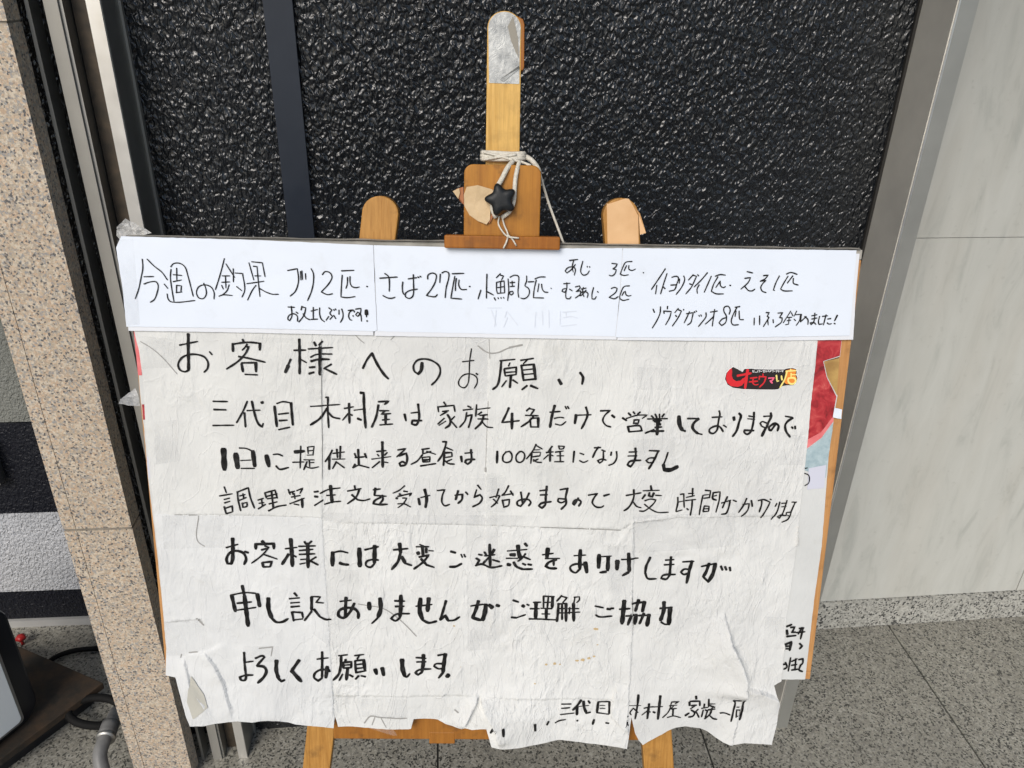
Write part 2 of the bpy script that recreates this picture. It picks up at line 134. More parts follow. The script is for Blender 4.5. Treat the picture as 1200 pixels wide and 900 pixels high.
("line_signature", "main", 760,800,10,16, """@12 0 268 160 265;@28 132 140 120 260 105 410;@22 50 325 70 335;@14 265 215 355 212 310 235;@14 265 220 235 320 160 395;@12 240 260 330 255;@14 290 265 255 300 325 295;@20 285 300 280 380;@12 215 395 290 380 375 405;@22 555 155 560 190;@22 478 225 480 265;@20 485 218 600 215 600 265;@18 500 268 560 262;540 272 490 305;@20 500 320 540 350 520 390 470 400;@24 430 380 470 355;580 310 545 345;@18 560 345 590 405;
@18 655 250 650 285;@14 620 300 700 290;@18 640 320 620 400;@18 665 320 690 330 665 410;@20 705 190 705 280;@12 720 250 780 248;@20 720 270 775 290;@18 700 320 780 310;@20 745 300 720 370 660 425;@18 720 390 760 425 800 432;838 355 880 345 945 358;@18 985 190 1000 200 985 300 955 430;@20 985 185 1110 165;@22 1095 180 1085 300 1055 410;@12 1020 260 1070 250;@14 1020 290 1010 375;@12 1022 290 1062 285 1055 350;@12 1010 360 1050 355"""),
("line_signature", "main", 560,780,6,16, "120 405 90 450;178 400 180 445;400 390 402 435;@14 495 380 485 402"),
("side_note", "poster", 850,700,9,18, """@22 650 310 700 290;@26 650 350 655 390;@20 650 415 745 405;690 320 735 315 710 360;700 370 740 370;@16 780 330 830 325;@16 810 320 770 390;@16 750 375 840 365;820 330 795 440;@22 635 500 700 470;@26 695 480 680 560;640 545 665 545;640 520 680 515;@20 785 490 812 515 785 545;@20 615 710 640 705;@16 690 640 665 780;@18 635 690 650 740 620 760;@14 700 680 760 650;@16 745 650 735 770;@16 700 720 755 710;@16 700 770 770 760;775 660 820 650 815 700 790 720;795 720 780 770 815 785"""),
("side_note", "poster", 900,380,3.46,4, "148 605 165 612 165 645 150 655;150 585 160 583"),
]
# faint older pen marks and painted crease, seam, tape-edge shade (grey), photo units
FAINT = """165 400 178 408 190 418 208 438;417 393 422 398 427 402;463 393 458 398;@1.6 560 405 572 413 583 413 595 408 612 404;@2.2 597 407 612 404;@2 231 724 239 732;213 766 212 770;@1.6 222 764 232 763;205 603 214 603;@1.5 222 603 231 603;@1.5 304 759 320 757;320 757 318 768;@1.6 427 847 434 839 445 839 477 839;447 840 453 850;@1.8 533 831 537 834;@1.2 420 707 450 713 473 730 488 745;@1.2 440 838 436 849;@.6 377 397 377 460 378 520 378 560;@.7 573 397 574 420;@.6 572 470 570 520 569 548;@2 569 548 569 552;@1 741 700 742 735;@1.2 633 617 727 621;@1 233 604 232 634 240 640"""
# ---------------------------------------------------------------- helpers
def ray(u, v):
    r = W@np.array([(u-600)/F, (v-450)/F, 1.0]); return r
def atY(u, v, y):
    r = ray(u, v); r = r/r[1]*y; return Vector((r[0], r[1], r[2]+H))
def atX(u, v, x):
    r = ray(u, v); r = r/r[0]*x; return Vector((r[0], r[1], r[2]+H))
def atZ(u, v, z=0):
    r = ray(u, v); r = r*((z-H)/r[2]); return Vector((r[0], r[1], z))

def link(o, parent=None):
    sc.collection.objects.link(o)
    if parent is not None: o.parent = parent
    return o
def meta(o, label=None, cat=None, group=None, kind=None):
    if label: o["label"] = label
    if cat: o["category"] = cat
    if group: o["group"] = group
    if kind: o["kind"] = kind
    return o
def empty(name, loc=(0, 0, 0)):
    o = bpy.data.objects.new(name, None); o.empty_display_size = .05; o.location = loc
    return link(o)
def mesh(name, verts, faces, mat, parent=None, smooth=False):
    me = bpy.data.meshes.new(name); me.from_pydata([tuple(v) for v in verts], [], faces); me.update()
    if mat: me.materials.append(mat)
    if smooth: me.polygons.foreach_set("use_smooth", [True]*len(me.polygons))
    return link(bpy.data.objects.new(name, me), parent)
def bm_obj(name, bm, mat, parent=None, smooth=False):
    me = bpy.data.meshes.new(name); bmesh.ops.recalc_face_normals(bm, faces=bm.faces)
    bm.to_mesh(me); bm.free(); me.materials.append(mat)
    if smooth: me.polygons.foreach_set("use_smooth", [True]*len(me.polygons))
    return link(bpy.data.objects.new(name, me), parent)
def bevel(bm, w, seg=2):
    bmesh.ops.bevel(bm, geom=[e for e in bm.edges if e.calc_face_angle(0) > .4], offset=w, segments=seg, affect='EDGES', profile=.5)
def box(name, x0, x1, y0, y1, z0, z1, mat, parent=None, bv=0, shear=0, seg=2):
    bm = bmesh.new()
    vs_ = [bm.verts.new((x, y+shear*x, z)) for x in (x0, x1) for y in (y0, y1) for z in (z0, z1)]
    for f in ((0, 1, 3, 2), (4, 6, 7, 5), (0, 4, 5, 1), (2, 3, 7, 6), (0, 2, 6, 4), (1, 5, 7, 3)):
        bm.faces.new([vs_[i] for i in f])
    if bv: bevel(bm, bv, seg)
    return bm_obj(name, bm, mat, parent)
def prism(name, outline, d0, d1, mat, parent=None, bv=0, smooth=False):
    """outline in a local x,y plane, from depth d0 to d1 along local z"""
    bm = bmesh.new(); n = len(outline)
    a = [bm.verts.new((p[0], p[1], d0)) for p in outline]; b = [bm.verts.new((p[0], p[1], d1)) for p in outline]
    bm.faces.new(a[::-1]); bm.faces.new(b)
    for i in range(n): bm.faces.new((a[i], a[(i+1) % n], b[(i+1) % n], b[i]))
    if bv:
        bmesh.ops.recalc_face_normals(bm, faces=bm.faces); bevel(bm, bv)
    return bm_obj(name, bm, mat, parent, smooth)
def catmull(pts, step):
    """smooth a polyline, keeping sharp corners sharp"""
    P = [np.array(p, float) for p in pts]
    if len(P) < 3:
        L = max(2, int(np.linalg.norm(P[1]-P[0])/step)+1); return [P[0]+(P[1]-P[0])*t for t in np.linspace(0, 1, L)]
    out = []
    def tang(i):
        if i == 0 or i == len(P)-1: return None
        a, b = P[i]-P[i-1], P[i+1]-P[i]
        la, lb = np.linalg.norm(a)+1e-9, np.linalg.norm(b)+1e-9
        if a.dot(b)/(la*lb) < .25: return None
        return (a/la+b/lb)/2
    T = [tang(i) for i in range(len(P))]
    for i in range(len(P)-1):
        d = P[i+1]-P[i]; L = np.linalg.norm(d)+1e-9
        t0 = T[i]*L if T[i] is not None else d; t1 = T[i+1]*L if T[i+1] is not None else d
        n = max(1, int(L/step)+1)
        for k in range(n):
            t = k/n; out.append((2*t**3-3*t*t+1)*P[i]+(t**3-2*t*t+t)*t0+(-2*t**3+3*t*t)*P[i+1]+(t**3-t*t)*t1)
    out.append(P[-1]); return out
def tube(name, pts, r, mat, parent=None, seg=8, step=.008, rfun=None):
    P = [Vector(p) for p in catmull(pts, step)]; bm = bmesh.new(); rings = []
    up = Vector((.3, .2, .93))
    for i, p in enumerate(P):
        t = (P[min(i+1, len(P)-1)]-P[max(i-1, 0)]).normalized()
        s = t.cross(up).normalized(); q = t.cross(s)
        rr = rfun(i/(len(P)-1)) if rfun else r
        rings.append([bm.verts.new(p+(s*math.cos(a)+q*math.sin(a))*rr) for a in [2*math.pi*k/seg for k in range(seg)]])
    for A, B in zip(rings, rings[1:]):
        for k in range(seg): bm.faces.new((A[k], A[(k+1) % seg], B[(k+1) % seg], B[k]))
    bm.faces.new(rings[0][::-1]); bm.faces.new(rings[-1])
    return bm_obj(name, bm, mat, parent, True)

# ---------------------------------------------------------------- materials
class N:
    def __init__(s, name):
        s.m = bpy.data.materials.new(name); s.m.use_nodes = True; s.t = s.m.node_tree
        s.b = s.t.nodes["Principled BSDF"]; s.tc = s.t.nodes.new("ShaderNodeTexCoord").outputs["Object"]
    def node(s, ty, **kw):
        n = s.t.nodes.new(ty)
        for k, v in kw.items():
            if k in n.inputs.keys(): n.inputs[k].default_value = v
            else: setattr(n, k, v)
        return n
    def L(s, a, b): s.t.links.new(a, b)
    def map(s, scale=(1, 1, 1), rot=(0, 0, 0)):
        n = s.node("ShaderNodeMapping"); n.inputs["Scale"].default_value = scale; n.inputs["Rotation"].default_value = rot
        s.L(s.tc, n.inputs[0]); return n.outputs[0]
    def noise(s, scale, detail=3, rough=.5, dist=0, vec=None):
        n = s.node("ShaderNodeTexNoise", Scale=scale, Detail=detail, Roughness=rough, Distortion=dist)
        s.L(vec or s.tc, n.inputs["Vector"]); return n.outputs["Fac"]
    def voro(s, scale, vec=None, out="Color", feature='F1', rand=1.0):
        n = s.node("ShaderNodeTexVoronoi", Scale=scale, feature=feature, Randomness=rand)
        s.L(vec or s.tc, n.inputs["Vector"]); return n.outputs[out]
    def ramp(s, fac, stops, interp='LINEAR'):
        n = s.node("ShaderNodeValToRGB"); cr = n.color_ramp; cr.interpolation = interp
        while len(cr.elements) < len(stops): cr.elements.new(.5)
        for e, (p, c) in zip(cr.elements, stops):
            e.position = p; e.color = (*(c if isinstance(c, tuple) else (c, c, c)), 1)
        s.L(fac, n.inputs[0]); return n.outputs[0]
    def mix(s, fac, a, b, blend='MIX'):
        n = s.node("ShaderNodeMix", data_type='RGBA', blend_type=blend)
        for sock, v in ((n.inputs[0], fac), (n.inputs[6], a), (n.inputs[7], b)):
            if isinstance(v, (int, float)): sock.default_value = v
            elif isinstance(v, tuple): sock.default_value = (*v, 1)
            else: s.L(v, sock)
        return n.outputs[2]
    def col(s, v):
        if isinstance(v, tuple): s.b.inputs["Base Color"].default_value = (*v, 1)
        else: s.L(v, s.b.inputs["Base Color"])
        return s
    def rough(s, v):
        if isinstance(v, (int, float)): s.b.inputs["Roughness"].default_value = v
        else: s.L(v, s.b.inputs["Roughness"])
        return s
    def set(s, **kw):
        for k, v in kw.items(): s.b.inputs[k.replace("_", " ")].default_value = v
        return s
    def bump(s, h, dist=.001, strength=1.0):
        n = s.node("ShaderNodeBump", Strength=strength, Distance=dist); s.L(h, n.inputs["Height"])
        if s.b.inputs["Normal"].is_linked: s.L(s.b.inputs["Normal"].links[0].from_socket, n.inputs["Normal"])
        s.L(n.outputs[0], s.b.inputs["Normal"]); return s

def wall_paint(name, c, scale, dist, rough, spec=.5, tint=None):
    m = N(name)
    wv_ = m.map((1.2, 1.2, .8), (0, math.radians(12), 0))
    h1 = m.noise(scale, .6, .4, .7, wv_); h2 = m.noise(scale*.42, 1.5, .5, .6, wv_); h3 = m.noise(scale*.03, 2, .5)
    base = m.mix(m.ramp(h3, [(.35, 0.), (.7, 1.)]), c, tint or tuple(x*1.3 for x in c))
    m.col(base).rough(rough).set(Specular_IOR_Level=spec)
    hh = m.node("ShaderNodeMath", operation='MULTIPLY_ADD'); m.L(m.ramp(h1, [(.25, 0.), (.75, 1.)]), hh.inputs[0]); hh.inputs[1].default_value = .7; m.L(h2, hh.inputs[2])
    m.bump(hh.outputs[0], dist); return m.m
M_BLACK = wall_paint("black_textured_paint", (.006, .0075, .010), 128, .0043, .25, .6, (.011, .013, .016))
M_SILVER = wall_paint("grey_textured_paint", (.40, .41, .43), 150, .004, .45)
M_BAND = wall_paint("dark_band_paint", (.007, .008, .013), 150, .003, .45, .3, (.010, .011, .016))
M_UPPER = wall_paint("dark_grey_render", (.16, .165, .15), 190, .003, .6)

def granite(name, cols, dark, scale, specks=.9, rough=.35, soft=.3, big=.2):
    m = N(name)
    wv = m.node("ShaderNodeTexNoise", Scale=scale*1.2, Detail=2); m.L(m.tc, wv.inputs["Vector"])
    vm = m.node("ShaderNodeVectorMath", operation='MULTIPLY_ADD'); m.L(wv.outputs["Color"], vm.inputs[0]); vm.inputs[1].default_value = (1.1/scale,)*3; m.L(m.tc, vm.inputs[2])
    v1 = m.voro(scale, vm.outputs[0]); sep = m.node("ShaderNodeSeparateColor"); m.L(v1, sep.inputs[0])
    n = len(cols); c = m.ramp(sep.outputs[0], [(i/n, x) for i, x in enumerate(cols)], 'CONSTANT')
    v3 = m.voro(scale*2.3, vm.outputs[0]); sep3 = m.node("ShaderNodeSeparateColor"); m.L(v3, sep3.inputs[0])
    c2 = m.ramp(sep3.outputs[2], [(i/n, x) for i, x in enumerate(cols[::-1])], 'CONSTANT')
    c = m.mix(.36, c, c2)
    v2 = m.voro(scale*1.25, vm.outputs[0]); sep2 = m.node("ShaderNodeSeparateColor"); m.L(v2, sep2.inputs[0])
    cl = m.noise(scale*.16, 3, .6)
    ad = m.node("ShaderNodeMath", operation='ADD'); m.L(sep2.outputs[1], ad.inputs[0]); m.L(m.ramp(cl, [(.35, 0.), (.65, .14)]), ad.inputs[1])
    c = m.mix(m.ramp(ad.outputs[0], [(specks, 0.), (specks+.03, 1.)]), c, dark)
    bg_ = m.noise(5, 5, .6)
    c = m.mix(m.ramp(bg_, [(.35, 0.), (.7, big)]), c, tuple(x*.6 for x in cols[0]))
    m.col(c).rough(rough).bump(m.noise(scale*1.4, 2, .5), .00025, .5)
    return m.m
M_PILLAR = granite("pink_granite", [(.46, .38, .28), (.62, .55, .44), (.50, .35, .235), (.24, .26, .28), (.66, .58, .47), (.42, .34, .26), (.58, .44, .31), (.34, .31, .27)], (.10, .10, .105), 300, .945, .45)
M_FLOOR = granite("floor_granite", [(.27, .26, .22), (.35, .34, .29), (.21, .20, .17), (.42, .41, .36), (.30, .285, .24), (.18, .175, .16)], (.04, .04, .036), 225, .87, .42, big=.35)
M_SKIRT = granite("skirting_granite", [(.33, .33, .30), (.46, .455, .42), (.25, .25, .23), (.52, .515, .47), (.38, .37, .33)], (.04, .04, .04), 185, .86, .35)


m = N("marble"); st = m.map((4.2, 1, .9), (0, math.radians(38), 0))
a = m.noise(5.5, 6, .62, .8, st); b = m.noise(2.3, 4, .55, .3, st); g = m.noise(60, 3, .6)
c = m.ramp(a, [(.30, (.40, .41, .38)), (.46, (.49, .495, .46)), (.7, (.53, .535, .50))])
c = m.mix(m.ramp(b, [(.45, 0.), (.75, .3)]), c, (.46, .43, .37)); c = m.mix(m.ramp(g, [(.62, 0.), (.8, .35)]), c, (.30, .30, .27))
m.col(c).rough(.33); M_MARBLE = m.m
m = N("joint_grout"); m.col((.05, .05, .045)).rough(.9); M_GROUT = m.m
m = N("beige_mortar"); m.col(m.ramp(m.noise(90, 3), [(.3, (.17, .15, .12)), (.7, (.27, .24, .20))])).rough(.9); M_MORTAR = m.m
m = N("floor_joint"); m.col((.035, .035, .033)).rough(.9); M_FGROUT = m.m
m = N("outer_pavement"); m.col(m.ramp(m.noise(4, 6), [(.3, .13), (.7, .19)])).rough(.8); M_PAVE = m.m
def steel(name, c, rough, metal=1.0, sc_=(120, 120, 2)):
    m = N(name); v = m.map(sc_)
    n = m.noise(3, 4, .6, 0, v); k = m.noise(7, 4, .6); s2 = m.noise(45, 3, .6)
    m.col(m.mix(m.ramp(k, [(.35, 0.), (.7, .5)]), c, tuple(x*.7 for x in c)))
    r = m.node("ShaderNodeMapRange"); m.L(s2, r.inputs[0]); r.inputs[3].default_value = rough-.08; r.inputs[4].default_value = rough+.12
    m.rough(r.outputs[0]).set(Metallic=metal).bump(n, .00015, .5); return m.m
M_STEEL = steel("brushed_steel", (.40, .39, .36), .45, .6)
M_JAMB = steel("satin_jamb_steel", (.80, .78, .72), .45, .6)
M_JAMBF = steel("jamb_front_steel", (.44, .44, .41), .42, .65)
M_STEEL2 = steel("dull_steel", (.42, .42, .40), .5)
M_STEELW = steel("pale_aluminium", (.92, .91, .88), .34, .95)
M_TRIM = steel("painted_base_trim", (.5, .5, .49), .5, .2)
M_BAR = steel("dark_flat_bar", (.028, .036, .052), .35, .3)
m = N("dark_cavity"); m.col((.012, .011, .010)).rough(.7); M_CAV = m.m
m = N("brown_stone_panel"); m.col(m.ramp(m.noise(60, 4), [(.3, (.035, .028, .02)), (.7, (.085, .062, .04))])).rough(.6); M_BROWN = m.m
def wood(name, c0, c1, scale=1.0, rough=.42, dirt=.5, rot=(0, 0, 0)):
    m = N(name); v = m.map((38*scale, 2.2*scale, 38*scale), rot)
    g = m.noise(1.6, 5, .62, 1.4, v); fine = m.noise(9, 4, .7, 0, v); d = m.noise(28, 4, .6); dk = m.noise(9, 5, .65)
    c = m.ramp(g, [(.28, c0), (.5, c1), (.72, c0)])
    c = m.mix(m.ramp(fine, [(.4, 0.), (.75, .45)]), c, tuple(x*.6 for x in c0))
    c = m.mix(m.ramp(d, [(.56, 0.), (.68, dirt*.6)]), c, (.07, .035, .015))
    c = m.mix(m.ramp(dk, [(.5, 0.), (.75, dirt*.5)]), c, tuple(x*.55 for x in c0))
    m.col(c).rough(rough).set(Specular_IOR_Level=.3).bump(fine, .0002, .6); return m.m
M_WOODM = wood("pale_pine", (.48, .26, .05), (.68, .42, .12), .75, .45, .3)
M_WOODL = wood("leg_wood", (.33, .145, .026), (.47, .24, .06), 1.2, .5, .7)
M_WOODB = wood("varnished_block", (.33, .125, .012), (.43, .185, .022), .7, .42, 1.0)
M_WOODD = wood("brown_varnish", (.25, .075, .006), (.34, .12, .012), .8, .38, .6)
M_WOODR = wood("reddish_rail", (.26, .095, .014), (.34, .14, .024), .6, .45, .7)
M_EDGE = wood("board_edge_wood", (.42, .19, .06), (.52, .27, .10), .6, .55, .5)
m = N("soiled_hardboard"); m.col(m.ramp(m.noise(40, 5), [(.3, (.25, .24, .21)), (.7, (.42, .40, .36))])).rough(.8); M_HARD = m.m
m = N("brown_hardboard"); m.col(m.ramp(m.noise(40, 5), [(.3, (.16, .10, .05)), (.7, (.24, .15, .08))])).rough(.8); M_BACKBOARD = m.m

def paper(name, c, mott, crinkle=1.0, rough=.62, cscale=1.0):
    m = N(name)
    v = m.map((1.9*cscale, .85*cscale, 1), (0, 0, math.radians(-28)))
    k1 = m.noise(70, 3, .55, .5, v); k2 = m.noise(190, 2, .5, .3, v); big = m.noise(9, 4, .6); dirt = m.noise(22, 5, .65)
    col = m.mix(m.ramp(big, [(.35, 0.), (.68, 1.)]), c, mott)
    col = m.mix(m.ramp(dirt, [(.58, 0.), (.78, .22)]), col, (c[0]*.66, c[1]*.63, c[2]*.56))
    m.col(col).rough(rough).set(Specular_IOR_Level=.35)
    if crinkle:
        k3 = m.noise(26, 3, .5, 1.2, v)
        mk = m.ramp(m.noise(7, 3, .55), [(.38, .15), (.68, 1.)])
        def mul(a, b_):
            q = m.node("ShaderNodeMath", operation='MULTIPLY'); m.L(a, q.inputs[0]); m.L(b_, q.inputs[1]); return q.outputs[0]
        k4 = m.ramp(m.noise(11, 2, .5, 1.8, v), [(.47, 0.), (.5, 1.), (.53, 0.)])      # a few long sharp creases
        m.bump(mul(k3, mk), .0026*crinkle, 1).bump(mul(k1, mk), .0011*crinkle, 1).bump(k2, .00022*crinkle, 1).bump(k4, .00018*crinkle, 1)
    return m.m
M_PAPER = [paper("washi_paper_%s" % n, c, mo, k, .62, s) for n, c, mo, k, s in (
    ("warm", (.66, .665, .645), (.575, .58, .565), 1.4, 1), ("grey", (.65, .655, .64), (.565, .57, .56), 1.6, 1.1),
    ("pale", (.68, .685, .67), (.60, .605, .59), 2.1, 1.05), ("cool", (.67, .68, .675), (.58, .59, .59), 1.4, .9))]
M_STRIP = paper("bright_copy_paper", (.70, .755, .84), (.67, .725, .81), .06, .5)
M_STRIP2 = paper("older_copy_paper", (.70, .72, .76), (.66, .68, .72), .1, .5)
M_FOLD = paper("paper_back", (.47, .46, .40), (.43, .42, .37), .3, .7)
M_POSTER = paper("poster_paper", (.60, .61, .60), (.54, .55, .54), .5, .4)
m = N("poster_red_print"); v = m.voro(130); n1 = m.noise(55, 5, .65, .8)
c = m.ramp(n1, [(.3, (.14, .008, .01)), (.5, (.38, .02, .028)), (.64, (.50, .06, .06)), (.8, (.66, .28, .22))]); m.col(c).rough(.35); M_RED = m.m
m = N("poster_pink_print"); m.col(m.ramp(m.noise(60), [(.3, (.62, .12, .13)), (.7, (.75, .22, .22))])).rough(.35); M_PINK = m.m
m = N("poster_blue_print"); m.col(m.ramp(m.noise(70, 5, .7), [(.3, (.26, .36, .40)), (.6, (.40, .50, .53)), (.8, (.62, .68, .70))])).rough(.35); M_BLUE = m.m
m = N("poster_lilac_print"); m.col((.56, .57, .66)).rough(.4); M_LILAC = m.m
m = N("poster_gold_print"); m.col(m.ramp(m.noise(50, 4), [(.3, (.30, .17, .05)), (.7, (.50, .32, .10))])).rough(.4); M_GOLD = m.m
m = N("marker_ink"); m.col(m.ramp(m.noise(160, 3), [(.4, .005), (.75, .028)])).rough(.6).set(Specular_IOR_Level=.15); M_INK = m.m
m = N("faded_ink_and_shade"); m.col((.30, .295, .28)).rough(.7); M_FAINT = m.m  # one grey for old marks and for painted crease and seam shade
m = N("ghost_ink"); m.col((.645, .69, .765)).rough(.6); M_GHOST = m.m
m = N("soy_stain"); m.col((.50, .37, .20)).rough(.6); M_STAIN = m.m
m = N("clear_tape"); n1 = m.noise(90, 3, .6, 1); m.col((.60, .61, .62)).rough(.18).set(Specular_IOR_Level=.6)
m.L(m.ramp(m.noise(25, 3, .5, .6), [(.35, .03), (.75, .20)]), m.b.inputs["Alpha"]); m.bump(n1, .0022); M_TAPE = m.m
m = N("grey_film"); m.col((.52, .53, .54)).rough(.2).set(Alpha=.55); m.bump(m.noise(120, 3, .6, 1), .002); M_FILM = m.m
m = N("crumpled_film"); m.col((.55, .55, .54)).rough(.14).set(Alpha=.8, Specular_IOR_Level=.8); m.bump(m.noise(230, 3, .6, 1), .004); M_CRUMP = m.m
m = N("metallic_tape"); n1 = m.noise(90, 4, .65, 1.2); m.col(m.ramp(m.noise(60, 4, .6), [(.35, (.27, .28, .28)), (.65, (.46, .47, .46))])).rough(.42).set(Metallic=.2); m.bump(n1, .0009); M_SILV = m.m
m = N("kraft_paper"); m.col(m.ramp(m.noise(60, 4), [(.3, (.50, .36, .20)), (.7, (.60, .45, .27))])).rough(.7); m.bump(m.noise(150, 3), .0008); M_KRAFT = m.m
m = N("orange_kraft_tape"); m.col(m.ramp(m.noise(40, 4), [(.3, (.60, .36, .17)), (.7, (.68, .43, .22))])).rough(.5); m.bump(m.noise(90, 3), .0005); M_KTAPE = m.m
m = N("torn_cardboard_edge"); m.col((.36, .14, .06)).rough(.8); M_TORN = m.m
m = N("cotton_cord"); m.col(m.ramp(m.noise(300, 3), [(.3, (.52, .49, .42)), (.7, (.70, .67, .59))])).rough(.85); m.bump(m.noise(700, 2), .0008); M_CORD = m.m
m = N("black_knob_plastic"); m.col((.008, .010, .012)).rough(.5).set(Specular_IOR_Level=.35); m.bump(m.noise(500, 2), .0001); M_KNOB = m.m
m = N("gloss_black_frame"); m.col((.010, .011, .014)).rough(.3); M_FRAME = m.m
m = N("milky_panel"); m.col(m.ramp(m.noise(6, 3), [(.3, (.78, .81, .81)), (.7, (.84, .86, .86))])).rough(.4); M_MILK = m.m
m = N("aluminium_rim"); m.col((.30, .29, .27)).rough(.4).set(Metallic=.6); M_RIM = m.m
m = N("dirty_shaded_plywood"); m.col(m.mix(m.ramp(m.noise(14, 5, .65), [(.4, 0.), (.7, 1.)]), (.022, .018, .013), (.07, .04, .02))).rough(.85); m.bump(m.noise(60, 4), .001); M_PLY = m.m  # browns darkened so the corner's shade sits in the colour
m = N("grey_pvc"); m.col(m.ramp(m.noise(30, 4), [(.3, (.12, .12, .12)), (.7, (.2, .2, .195))])).rough(.5); M_PVC = m.m
m = N("rubber_cable"); m.col((.007, .007, .007)).rough(.75).set(Specular_IOR_Level=.2); M_RUB = m.m
m = N("red_paint"); m.col((.42, .02, .02)).rough(.4); M_REDP = m.m
def flat(name, c, r=.45):
    m = N(name); m.col(c).rough(r); return m.m

# ---------------------------------------------------------------- setting: floor and walls
floor = empty("floor"); meta(floor, "grey speckled granite tile floor in front of the shop wall", "floor", kind="structure")
box("joint_bed", -3, 3, -1.95, 2.6, -.05, -.0035, M_FGROUT, floor)
J = [x*H for x in (-.0207-.39*3, -.0207-.39*2, -.0207-.39, -.0207, .3697, .7601, .7601+.39, .7601+.78)]
for y0, y1 in ((-1.95, -1.35), (-1.35, -.75), (-.75, -.15), (-.15, .45), (.45, 1.05), (1.05, 1.65)):
    for x0, x1 in zip(J, J[1:]):
        if y0 > 1 and x1 < -.3: x1b = x1
        o = box("floor_tile", x0+.0022, x1-.0022, y0+.0022, y1-.0022, -.03, 0, M_FLOOR, floor, .0012, 0, 1)
pave = box("pavement", -60, 60, -80, -1.952, -.3, -.001, M_PAVE); meta(pave, "plain pale pavement in front of the shop", "pavement", kind="structure")

# black textured wall in the bay, its flat bar, and the strips that frame it
WSH = .0215
w = box("textured_wall", -.60, .80, 1.2865, 1.36, 0, 3.0, M_BLACK, None, 0, WSH)
meta(w, "glossy black wall with coarse leathery paint texture behind the easel", "wall")
bar = box("flat_bar", -.2472, -.2062, 1.272, 1.2800, 0, 3.0, M_BAR, None, .0012)
meta(bar, "narrow dark blue-black metal strip running up the black wall, left of the easel", "metal strip")

# right jamb
jr = empty("door_jamb", (.74, 1.205, 0)); meta(jr, "broad brushed steel jamb between black wall and grey marble", "door jamb")
def childbox(p, name, x0, x1, y0, y1, z0, z1, mat, bv=0):
    o = box(name, x0-p.location.x, x1-p.location.x, y0-p.location.y, y1-p.location.y, z0, z1, mat, p, bv); return o
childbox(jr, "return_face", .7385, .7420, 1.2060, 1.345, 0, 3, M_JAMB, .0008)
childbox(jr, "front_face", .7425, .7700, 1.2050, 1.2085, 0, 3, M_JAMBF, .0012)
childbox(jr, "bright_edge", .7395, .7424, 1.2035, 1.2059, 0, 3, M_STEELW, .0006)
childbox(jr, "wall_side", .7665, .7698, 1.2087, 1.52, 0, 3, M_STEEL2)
childbox(jr, "sealant_bead", .7335, .7384, 1.2960, 1.3040, 0, 3, M_CAV)

# marble wall with skirting
mw = empty("marble_wall", (.75, 1.505, 0)); meta(mw, "polished grey-beige marble wall with granite skirting on the right", "wall")
MSH = .0215
def mbox(name, x0, x1, y0, y1, z0, z1, mat, bv=.0006):
    o = box(name, x0-.75, x1-.75, y0-1.505-MSH*.95, y1-1.505-MSH*.95, z0, z1, mat, mw, bv, MSH, 1)
    o.location = (0, MSH*.75, 0); return o
mbox("mortar_bed", .72, 2.9, 1.512, 1.60, 0, 3.0, M_GROUT, 0)
for x0, x1 in ((.72, 1.509), (1.511, 2.9)):
    mbox("marble_panel", x0, x1-.0008, 1.505, 1.53, .0935, 1.0670, M_MARBLE)
    mbox("marble_panel", x0, x1-.0008, 1.505, 1.53, 1.0684, 3.0, M_MARBLE)
for x0, x1 in ((.72, 1.4440), (1.4455, 2.2), (2.2015, 2.9)):
    mbox("skirting_stone", x0, x1, 1.4995, 1.53, .001, .0925, M_SKIRT, .001)

# granite pillar
PX = 1.16
gp = empty("granite_pillar", (-.6, PX, 0)); meta(gp, "speckled pinkish-beige granite pillar left of the easel", "pillar")
xl, xr = -.5692*PX, -.4708*PX
zj = atY(157, 619, PX).z; zt = atY(3, 26, PX).z
childbox(gp, "mortar_core", xl+.0015, xr-.0015, PX+.0015, 1.1975, 0, 3, M_MORTAR)
ed = atY(54, 498, PX).x
for z0, z1 in ((0, zj-.0027), (zj+.0027, zt-.0015), (zt+.0015, 2.9)):
    childbox(gp, "granite_strip", xl, ed-.0005, PX, 1.198, z0, z1, M_PILLAR, .0012)
    childbox(gp, "granite_block", ed+.0005, xr, PX, 1.198, z0, z1, M_PILLAR, .0018)

# shutter guides and post between pillar and black wall
def vbar(name, x0, x1, y0, y1, mat, label, cat, bv=.002, z0=0.0):
    o = box(name, x0, x1, y0, y1, z0, 3, mat, None, bv); return meta(o, label, cat)
vbar("guide_rail", -.5400, -.5350, 1.205, 1.235, M_STEEL2, "thin grey metal guide rail beside the granite pillar", "rail", .001)
gr = empty("guide_channel", (-.507, 1.205, 0)); meta(gr, "rounded satin metal shutter guide between granite pillar and pale post", "rail")
childbox(gr, "channel_face", -.5165, -.4985, 1.205, 1.222, 0, 3, M_STEEL, .005)
childbox(gr, "channel_side", -.4980, -.4940, 1.209, 1.27, 0, 3, M_STEEL2, .001)
rp = box("reveal_panel", -.4925, -.4640, 1.235, 1.30, 0, 3, M_BROWN, None, .002); meta(rp, "dark brown stone strip set back beside the pale metal post", "panel")
cv = box("shaft_lining", -.66, -.4645, 1.302, 1.34, 0, 3, M_CAV); meta(cv, "black recess behind the metal guide rails", "panel")
pp = empty("metal_post", (-.453, 1.205, 0)); meta(pp, "pale front-lit metal post at the left edge of the black wall", "post")
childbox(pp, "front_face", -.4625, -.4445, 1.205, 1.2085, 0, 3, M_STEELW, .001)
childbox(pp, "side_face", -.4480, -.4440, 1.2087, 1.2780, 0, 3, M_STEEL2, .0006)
childbox(pp, "corner_bead", -.4438, -.4400, 1.2690, 1.2770, 0, 3, M_STEEL, .001)

